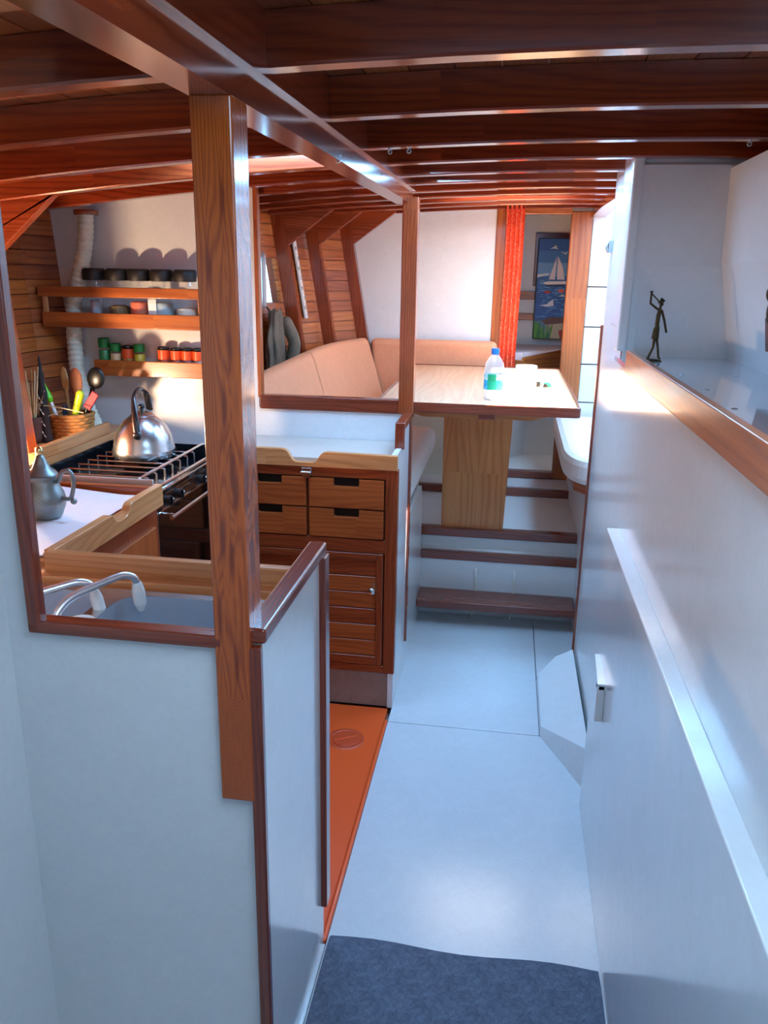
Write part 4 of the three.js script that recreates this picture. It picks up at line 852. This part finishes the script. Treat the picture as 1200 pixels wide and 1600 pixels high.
// bottle, mug, glass, pen
{
  const x = -0.044, y = 1.05, z = -3.06, b = thing('water_bottle', 'clear plastic water bottle with blue cap and blue-green label', 'bottle', [x, y, z]);
  part(b, 'body', lathe([[0, 0.003], [0.03, 0], [0.036, 0.006], [0.037, 0.03], [0.0355, 0.035], [0.037, 0.04], [0.037, 0.098], [0.0355, 0.103], [0.037, 0.11], [0.033, 0.135], [0.022, 0.155], [0.013, 0.165], [0.0125, 0.172]], x, y, z, 36), M.clearPlastic);
  part(b, 'cap', lathe([[0.0125, 0.168], [0.0145, 0.168], [0.0148, 0.188], [0.013, 0.19], [0, 0.19]], x, y, z, 24), plain(0x1466b4, 0.4), 'blue screw cap');
  const lt = dataTex(64, 32, (u, v) => { const n = vn(u * 32, v * 16); return u > 0.52 && u < 0.66 ? (v > 0.55 ? [20, 140, 100] : [16, 150, 120]) : v > 0.6 ? (n > 0.55 ? [226, 240, 246] : [150, 210, 230]) : n > 0.75 ? [140, 214, 238] : [28, 166, 214]; });
  part(b, 'label', new THREE.CylinderGeometry(0.0376, 0.0376, 0.058, 36, 1, true).rotateY(2.3).translate(x, y + 0.069, z), new THREE.MeshPhysicalMaterial({ map: lt, roughness: 0.4, side: THREE.DoubleSide }), 'blue and green printed wrapper');
  const mx = 0.074, mz = -3.1, m = thing('glass_mug', 'clear glass mug with handle standing in sunlight on table', 'mug', [mx, y, mz]);
  part(m, 'body', lathe([[0, 0.006], [0.035, 0.006], [0.037, 0], [0.041, 0.004], [0.04, 0.125], [0.0385, 0.127], [0.037, 0.125], [0.037, 0.01]], mx, y, mz, 36), M.clearPlastic);
  part(m, 'handle', tube([[mx + 0.038, y + 0.1, mz], [mx + 0.058, y + 0.098, mz], [mx + 0.064, y + 0.07, mz], [mx + 0.055, y + 0.035, mz], [mx + 0.039, y + 0.03, mz]], 0.0055, 24, 10), M.clearPlastic);
  const g2 = thing('salt_shaker', 'small pale glass shaker with dark side behind the mug', 'shaker', [0.125, y, -3.42]);
  part(g2, 'body', lathe([[0, 0], [0.016, 0], [0.017, 0.05], [0.014, 0.06], [0, 0.062]], 0.125, y, -3.42, 24), plain(0xe8e8e4, 0.3));
  part(g2, 'band', lathe([[0.0172, 0.008], [0.0175, 0.008], [0.0178, 0.03], [0.0172, 0.03]], 0.125, y, -3.42, 24), M.black);
  const pn = thing('lighter', 'small dark lighter with bright green end lying on the table', 'lighter', [0.165, y, -3.47]);
  part(pn, 'body', box(0.138, 0.175, y, y + 0.014, -3.482, -3.462, 0.004), M.black);
  part(pn, 'end', box(0.172, 0.192, y, y + 0.014, -3.487, -3.466, 0.004), plain(0x0fb06a, 0.35));
  part(pn, 'strip', box(0.14, 0.186, y + 0.012, y + 0.018, -3.49, -3.476, 0.002), plain(0x18c47c, 0.35));
}
// port settee: curved backrest and seat
{
  const top = new THREE.CatmullRomCurve3([V(-0.95, 1.105, -2.94), V(-0.885, 1.14, -3.25), V(-0.845, 1.165, -3.6), V(-0.825, 1.17, -3.9), V(-0.745, 1.17, -4.27)]);
  const s = thing('settee', 'L-shaped port settee with apricot backrest cushions around the table', 'settee', [-0.6, 0.39, -3.6]);
  const bk = (a, b, name, mat, label) => {
    const f = gridSurface(24, 14, (u, v) => { // cross-section loop: front bottom -> front top -> rounded -> back
      const p = top.getPoint(a + (b - a) * u), prof = [[0.14, -0.42], [0.1, -0.3], [0.06, -0.16], [0.03, -0.06], [0.02, -0.02], [0.0, 0.0], [-0.035, 0.0], [-0.06, -0.015], [-0.07, -0.05], [-0.06, -0.2], [-0.05, -0.42]];
      const k = v * (prof.length - 1), i = Math.min(prof.length - 2, Math.floor(k)), t = k - i, q = [prof[i][0] + (prof[i + 1][0] - prof[i][0]) * t, prof[i][1] + (prof[i + 1][1] - prof[i][1]) * t];
      return [p.x + q[0], p.y + q[1], p.z + q[0] * 0.12];
    });
    const m = mat.clone(); m.side = THREE.DoubleSide;
    part(s, name, f, m, label);
  };
  bk(0, 0.42, 'back_cushion', M.cushion); bk(0.423, 1, 'back_cushion', M.cushion);
  part(s, 'back_cushion', box(-0.72, -0.055, 0.82, 1.168, ZD + 0.003, ZD + 0.085, 0.03), M.cushion);
  part(s, 'seat_cushion', box(-0.98, -0.338, 0.622, 0.755, -4.1, -2.95, 0.05), M.cushionPale, 'pale seat cushion with rounded edge');
  part(s, 'base', [box(-0.98, -0.42, 0.39, 0.62, -4.1, -3.45), box(-0.98, -0.36, 0.0, 0.62, -3.44, -2.93)], M.white);
  part(s, 'base', box(-0.8, -0.1, 0.435, 0.8, ZD + 0.002, ZD + 0.04), M.cream, 'cream forward settee front');
  part(s, 'locker_top', slab([[-1.62, -2.93], [-0.97, -2.93], [-0.87, -3.9], [-0.85, -4.33], [-1.2, -3.7]], 'xz', 1.0, 1.02), M.cab);
}
// starboard settee
{
  const s = thing('settee', 'sunlit white starboard settee beside the passage wall end', 'settee', [0.65, 0.39, -3.7]);
  const sh = new THREE.Shape();
  sh.moveTo(1.04, 3.2); sh.lineTo(0.36, 3.2); sh.quadraticCurveTo(0.265, 3.22, 0.255, 3.45); sh.lineTo(0.26, 4.3); sh.lineTo(1.04, 4.3); sh.isShape = true;
  part(s, 'seat_cushion', slab(sh, 'xz', 0.69, 0.8, 0.03), M.cushionPale);
  part(s, 'base', slab([[1.04, -3.0], [0.356, -3.0], [0.356, -4.33], [1.04, -4.33]], 'xz', 0.0, 0.69), M.white);
  part(s, 'seat_rail', slab([[0.36, -3.2], [0.3, -3.3], [0.3, -4.33], [0.36, -4.33]], 'xz', 0.655, 0.689), M.cab, 'brown underside rail');
}

// ================================================================== passage, starboard side
const XR = 0.32;
{
  const w = structure('wall_right', 'glossy white starboard wall of the passage with raised lower panel', 'wall', [XR, 0, -1.2]);
  part(w, 'panel', box(XR, XR + 0.03, 0, 1.275, -2.915, 0.9), M.whiteGloss);
  part(w, 'panel', box(XR, XR + 0.03, 1.275, 1.86, -2.915, -2.385), M.whiteGloss);
  part(w, 'raised_panel', box(0.288, XR + 0.002, 0.0, 0.862, -2.11, 0.9, 0.004), M.whiteGloss, 'raised lower panel with bright top ledge');
  part(w, 'batten', box(XR - 0.014, XR + 0.01, 1.36, 1.84, -2.6, -2.44, 0.006), M.whiteGloss);
  part(w, 'batten', box(XR - 0.02, XR + 0.01, 1.3, 1.84, -2.425, -2.368, 0.008), M.whiteGloss);
  part(w, 'edge_trim', box(XR - 0.008, XR + 0.036, 0.09, 1.341, -2.932, -2.912, 0.003), M.mahog, 'mahogany edge strip');
  part(w, 'bulkhead', [box(XR + 0.03, 1.1, 0, 1.88, -2.915, -2.89), box(XR + 0.03, 1.1, 0, 1.28, -2.45, -2.43)], M.white);
  const h = part(w, 'grip', box(0.268, 0.289, 0.43, 0.533, -1.88, -1.85, 0.004), M.whiteGloss, 'small upright white grip');
  part(h, 'grip_arm', hexa([[0.268, 0.52, -1.85], [0.289, 0.52, -1.85], [0.289, 0.52, -1.885], [0.268, 0.52, -1.885], [0.268, 0.535, -1.85], [0.289, 0.535, -1.85], [0.289, 0.545, -2.0], [0.275, 0.545, -2.0]]), M.whiteGloss);
  part(w, 'catch', [box(XR - 0.014, XR, 1.575, 1.615, -2.86, -2.84, 0.003), tube([[XR - 0.012, 1.61, -2.85], [XR - 0.02, 1.595, -2.85], [XR - 0.014, 1.578, -2.85]], 0.005, 10, 8)], M.steelDull, 'tarnished metal door catch');

  // niche above the shelf
  const n = structure('wall_niche', 'white niche walls above the blue-grey shelf on the right', 'wall', [0.45, 1.29, -1.5]);
  const ZN = -2.37;
  part(n, 'end_panel', hexa([[XR, 1.28, ZN - 0.03], [0.64, 1.28, ZN - 0.03], [0.62, 1.28, ZN - 0.045], [XR, 1.28, ZN - 0.045], [XR, 1.53, ZN], [0.62, 1.53, ZN], [0.62, 1.53, ZN - 0.04], [XR, 1.53, ZN - 0.04]]), M.white);
  part(n, 'end_panel', box(XR + 0.001, 0.64, 1.53, 1.785, ZN - 0.04, ZN), M.white);
  part(n, 'side_panel', hexa([[0.612, 1.27, 0.9], [0.65, 1.27, 0.9], [0.65, 1.27, ZN - 0.05], [0.612, 1.27, ZN - 0.05], [0.553, 1.54, 0.9], [0.65, 1.54, 0.9], [0.65, 1.54, ZN - 0.05], [0.553, 1.54, ZN - 0.05]]), M.white);
  part(n, 'side_panel', hexa([[0.553, 1.54, 0.9], [0.65, 1.54, 0.9], [0.65, 1.54, ZN - 0.05], [0.553, 1.54, ZN - 0.05], [0.546, 1.776, 0.9], [0.65, 1.776, 0.9], [0.65, 1.776, ZN - 0.05], [0.546, 1.776, ZN - 0.05]]), M.white);

  part(n, 'end_panel', box(XR + 0.001, 0.83, 1.75, 1.87, ZN - 0.05, ZN - 0.014), M.white);
  part(n, 'side_panel', box(0.8, 0.83, 1.2, 1.86, ZN - 0.05, 0.9), M.white);
  part(n, 'ledge', box(0.64, 0.81, 1.76, 1.775, ZN - 0.05, 0.9), M.white);
  const s = thing('wall_shelf', 'long blue-grey glossy shelf with orange-brown wooden front edge', 'shelf', [0.45, 1.27, -1.1]);
  part(s, 'surface', box(0.302, 0.62, 1.274, 1.287, ZN - 0.03, 0.85), M.glassShelf, 'glossy blue-grey top');
  part(s, 'front_edge', box(0.292, 0.308, 1.27, 1.326, -2.105, 0.85, 0.003), M.orangeWood);
  for (const [x, z] of [[0.4, -1.95], [0.4, -1.7], [0.39, -1.45], [0.52, -1.95]]) part(s, 'screw', lathe([[0, 0.0012], [0.005, 0.0008], [0.006, 0]], x, 1.287, z, 12), M.steelDull);
}
// bronze figurine
{
  const bx = 0.382, by = 1.287, bz = -2.25, k = 1.16, f = thing('statuette', 'slender dark bronze statuette of a figure raising one arm on shelf', 'statuette', [bx, by, bz]);
  const T = (x, y, z = 0) => [bx + x * k, by + y * k, bz + z * k];
  part(f, 'base', new THREE.SphereGeometry(1, 20, 10, 0, 6.2832, 0, 1.57).scale(0.024, 0.007, 0.014).translate(bx, by, bz), M.bronze);
  const fig = [];
  const limb = (a, b, r, r2) => fig.push(rod(T(...a), T(...b), r, r2, 10), new THREE.SphereGeometry(r2, 10, 8).translate(...T(...b)));
  limb([-0.012, 0.005], [-0.002, 0.032], 0.0035, 0.003); limb([-0.002, 0.032], [-0.001, 0.058], 0.003, 0.0042);       // far leg
  limb([0.012, 0.008], [0.008, 0.033], 0.0032, 0.003); limb([0.008, 0.033], [0.002, 0.058], 0.003, 0.0042);          // near leg
  limb([-0.012, 0.005], [-0.019, 0.003], 0.003, 0.002); limb([0.012, 0.008], [0.016, 0.006], 0.0028, 0.002);
  fig.push(rod(T(0, 0.05), T(0.001, 0.074), 0.0095, 0.008, 12), rod(T(0.001, 0.074), T(0.002, 0.08), 0.008, 0.006, 12));
  limb([0.001, 0.072], [0.002, 0.1], 0.0055, 0.0055); limb([0.002, 0.1], [0.004, 0.117], 0.006, 0.0045);
  limb([0.003, 0.114], [0.005, 0.124], 0.003, 0.003);
  fig.push(new THREE.SphereGeometry(0.0065, 12, 10).scale(0.9, 1.15, 0.9).translate(...T(0.006, 0.128)));
  fig.push(lathe([[0, 0.012], [0.005, 0.009], [0.009, 0.003], [0.0105, 0], [0, 0]], 0, 0, 0, 14).rotateZ(0.25).translate(...T(0.006, 0.131)));
  limb([0.0, 0.115], [-0.018, 0.128], 0.0032, 0.0028); limb([-0.018, 0.128], [-0.018, 0.15], 0.0028, 0.0026);          // raised arm
  limb([-0.018, 0.15], [-0.001, 0.134], 0.0018, 0.0018);
  fig.push(lathe([[0, 0], [0.003, 0], [0.005, 0.006], [0, 0.006]], ...T(-0.018, 0.15), 12));
  limb([0.008, 0.114], [0.016, 0.092], 0.0035, 0.003); limb([0.016, 0.092], [0.023, 0.066], 0.003, 0.0028);            // hanging arm
  part(f, 'figure', fig, M.bronze);
}
// carved picture on the niche wall (only its edge is in view)
{
  const p = thing('framed_carving', 'dark red wooden framed carving on niche wall at right edge', 'wall carving', [0.575, 1.35, -1.86]);
  part(p, 'frame', hexa([[0.555, 1.35, -1.89], [0.572, 1.35, -1.89], [0.572, 1.35, -1.72], [0.555, 1.35, -1.72], [0.545, 1.42, -1.89], [0.562, 1.42, -1.89], [0.562, 1.42, -1.72], [0.545, 1.42, -1.72]].map(([a, b, c]) => [a, b, -3.61 - c])), M.mahog);
  part(p, 'figure', [new THREE.SphereGeometry(1, 14, 12).scale(0.012, 0.03, 0.022).translate(0.55, 1.435, -1.86), new THREE.SphereGeometry(1, 14, 12).scale(0.01, 0.018, 0.012).translate(0.545, 1.472, -1.872)], M.bronze, 'dark carved figure');
}
// fairing box at the foot of the wall end
{
  const b = structure('trim_4', 'white faceted fairing box on the floor at the foot of the right wall', 'trim', [0.25, 0, -2.5]);
  const v = { a: [0.184, 0, -2.467], b: [0.312, 0, -2.17], c: [0.312, 0, -2.9], d: [0.25, 0, -2.93], e: [0.184, 0, -2.86], A: [0.186, 0.036, -2.47], B: [0.312, 0.135, -2.19], C: [0.312, 0.135, -2.88], D: [0.252, 0.09, -2.9], E: [0.187, 0.038, -2.845] };
  const tri = [['A', 'B', 'C'], ['A', 'C', 'D'], ['A', 'D', 'E'], ['a', 'b', 'B'], ['a', 'B', 'A'], ['a', 'A', 'E'], ['a', 'E', 'e'], ['e', 'E', 'D'], ['e', 'D', 'd'], ['d', 'D', 'C'], ['d', 'C', 'c'], ['b', 'c', 'C'], ['b', 'C', 'B']];
  const g = new THREE.BufferGeometry();
  g.setAttribute('position', new THREE.Float32BufferAttribute(tri.flatMap((t) => t.flatMap((k) => v[k])), 3));
  g.setAttribute('uv', new THREE.Float32BufferAttribute(new Float32Array(tri.length * 6), 2));
  g.computeVertexNormals();
  const wm = M.white.clone(); wm.side = THREE.DoubleSide;
  part(b, 'box', grain(g), wm);
}
// carpet at the camera's feet
{
  const c = thing('carpet', 'slate blue-grey carpet mat across the passage floor at the bottom', 'carpet', [0, 0, -1.0]);
  const sh = new THREE.Shape(); sh.moveTo(-0.335, -0.4); sh.lineTo(-0.333, 1.495);
  for (let i = 0; i <= 12; i++) sh.lineTo(-0.33 + 0.612 * i / 12, 1.5 + 0.006 * Math.sin(i * 0.8));
  sh.lineTo(0.284, 1.46); sh.lineTo(0.284, -0.4); sh.isShape = true;
  part(c, 'pile', slab(sh, 'xz', 0.0005, 0.009, 0.002), M.carpet);
}

scene.traverse((o) => { if (o.isMesh) finish(o); });
renderer.render(scene, camera);
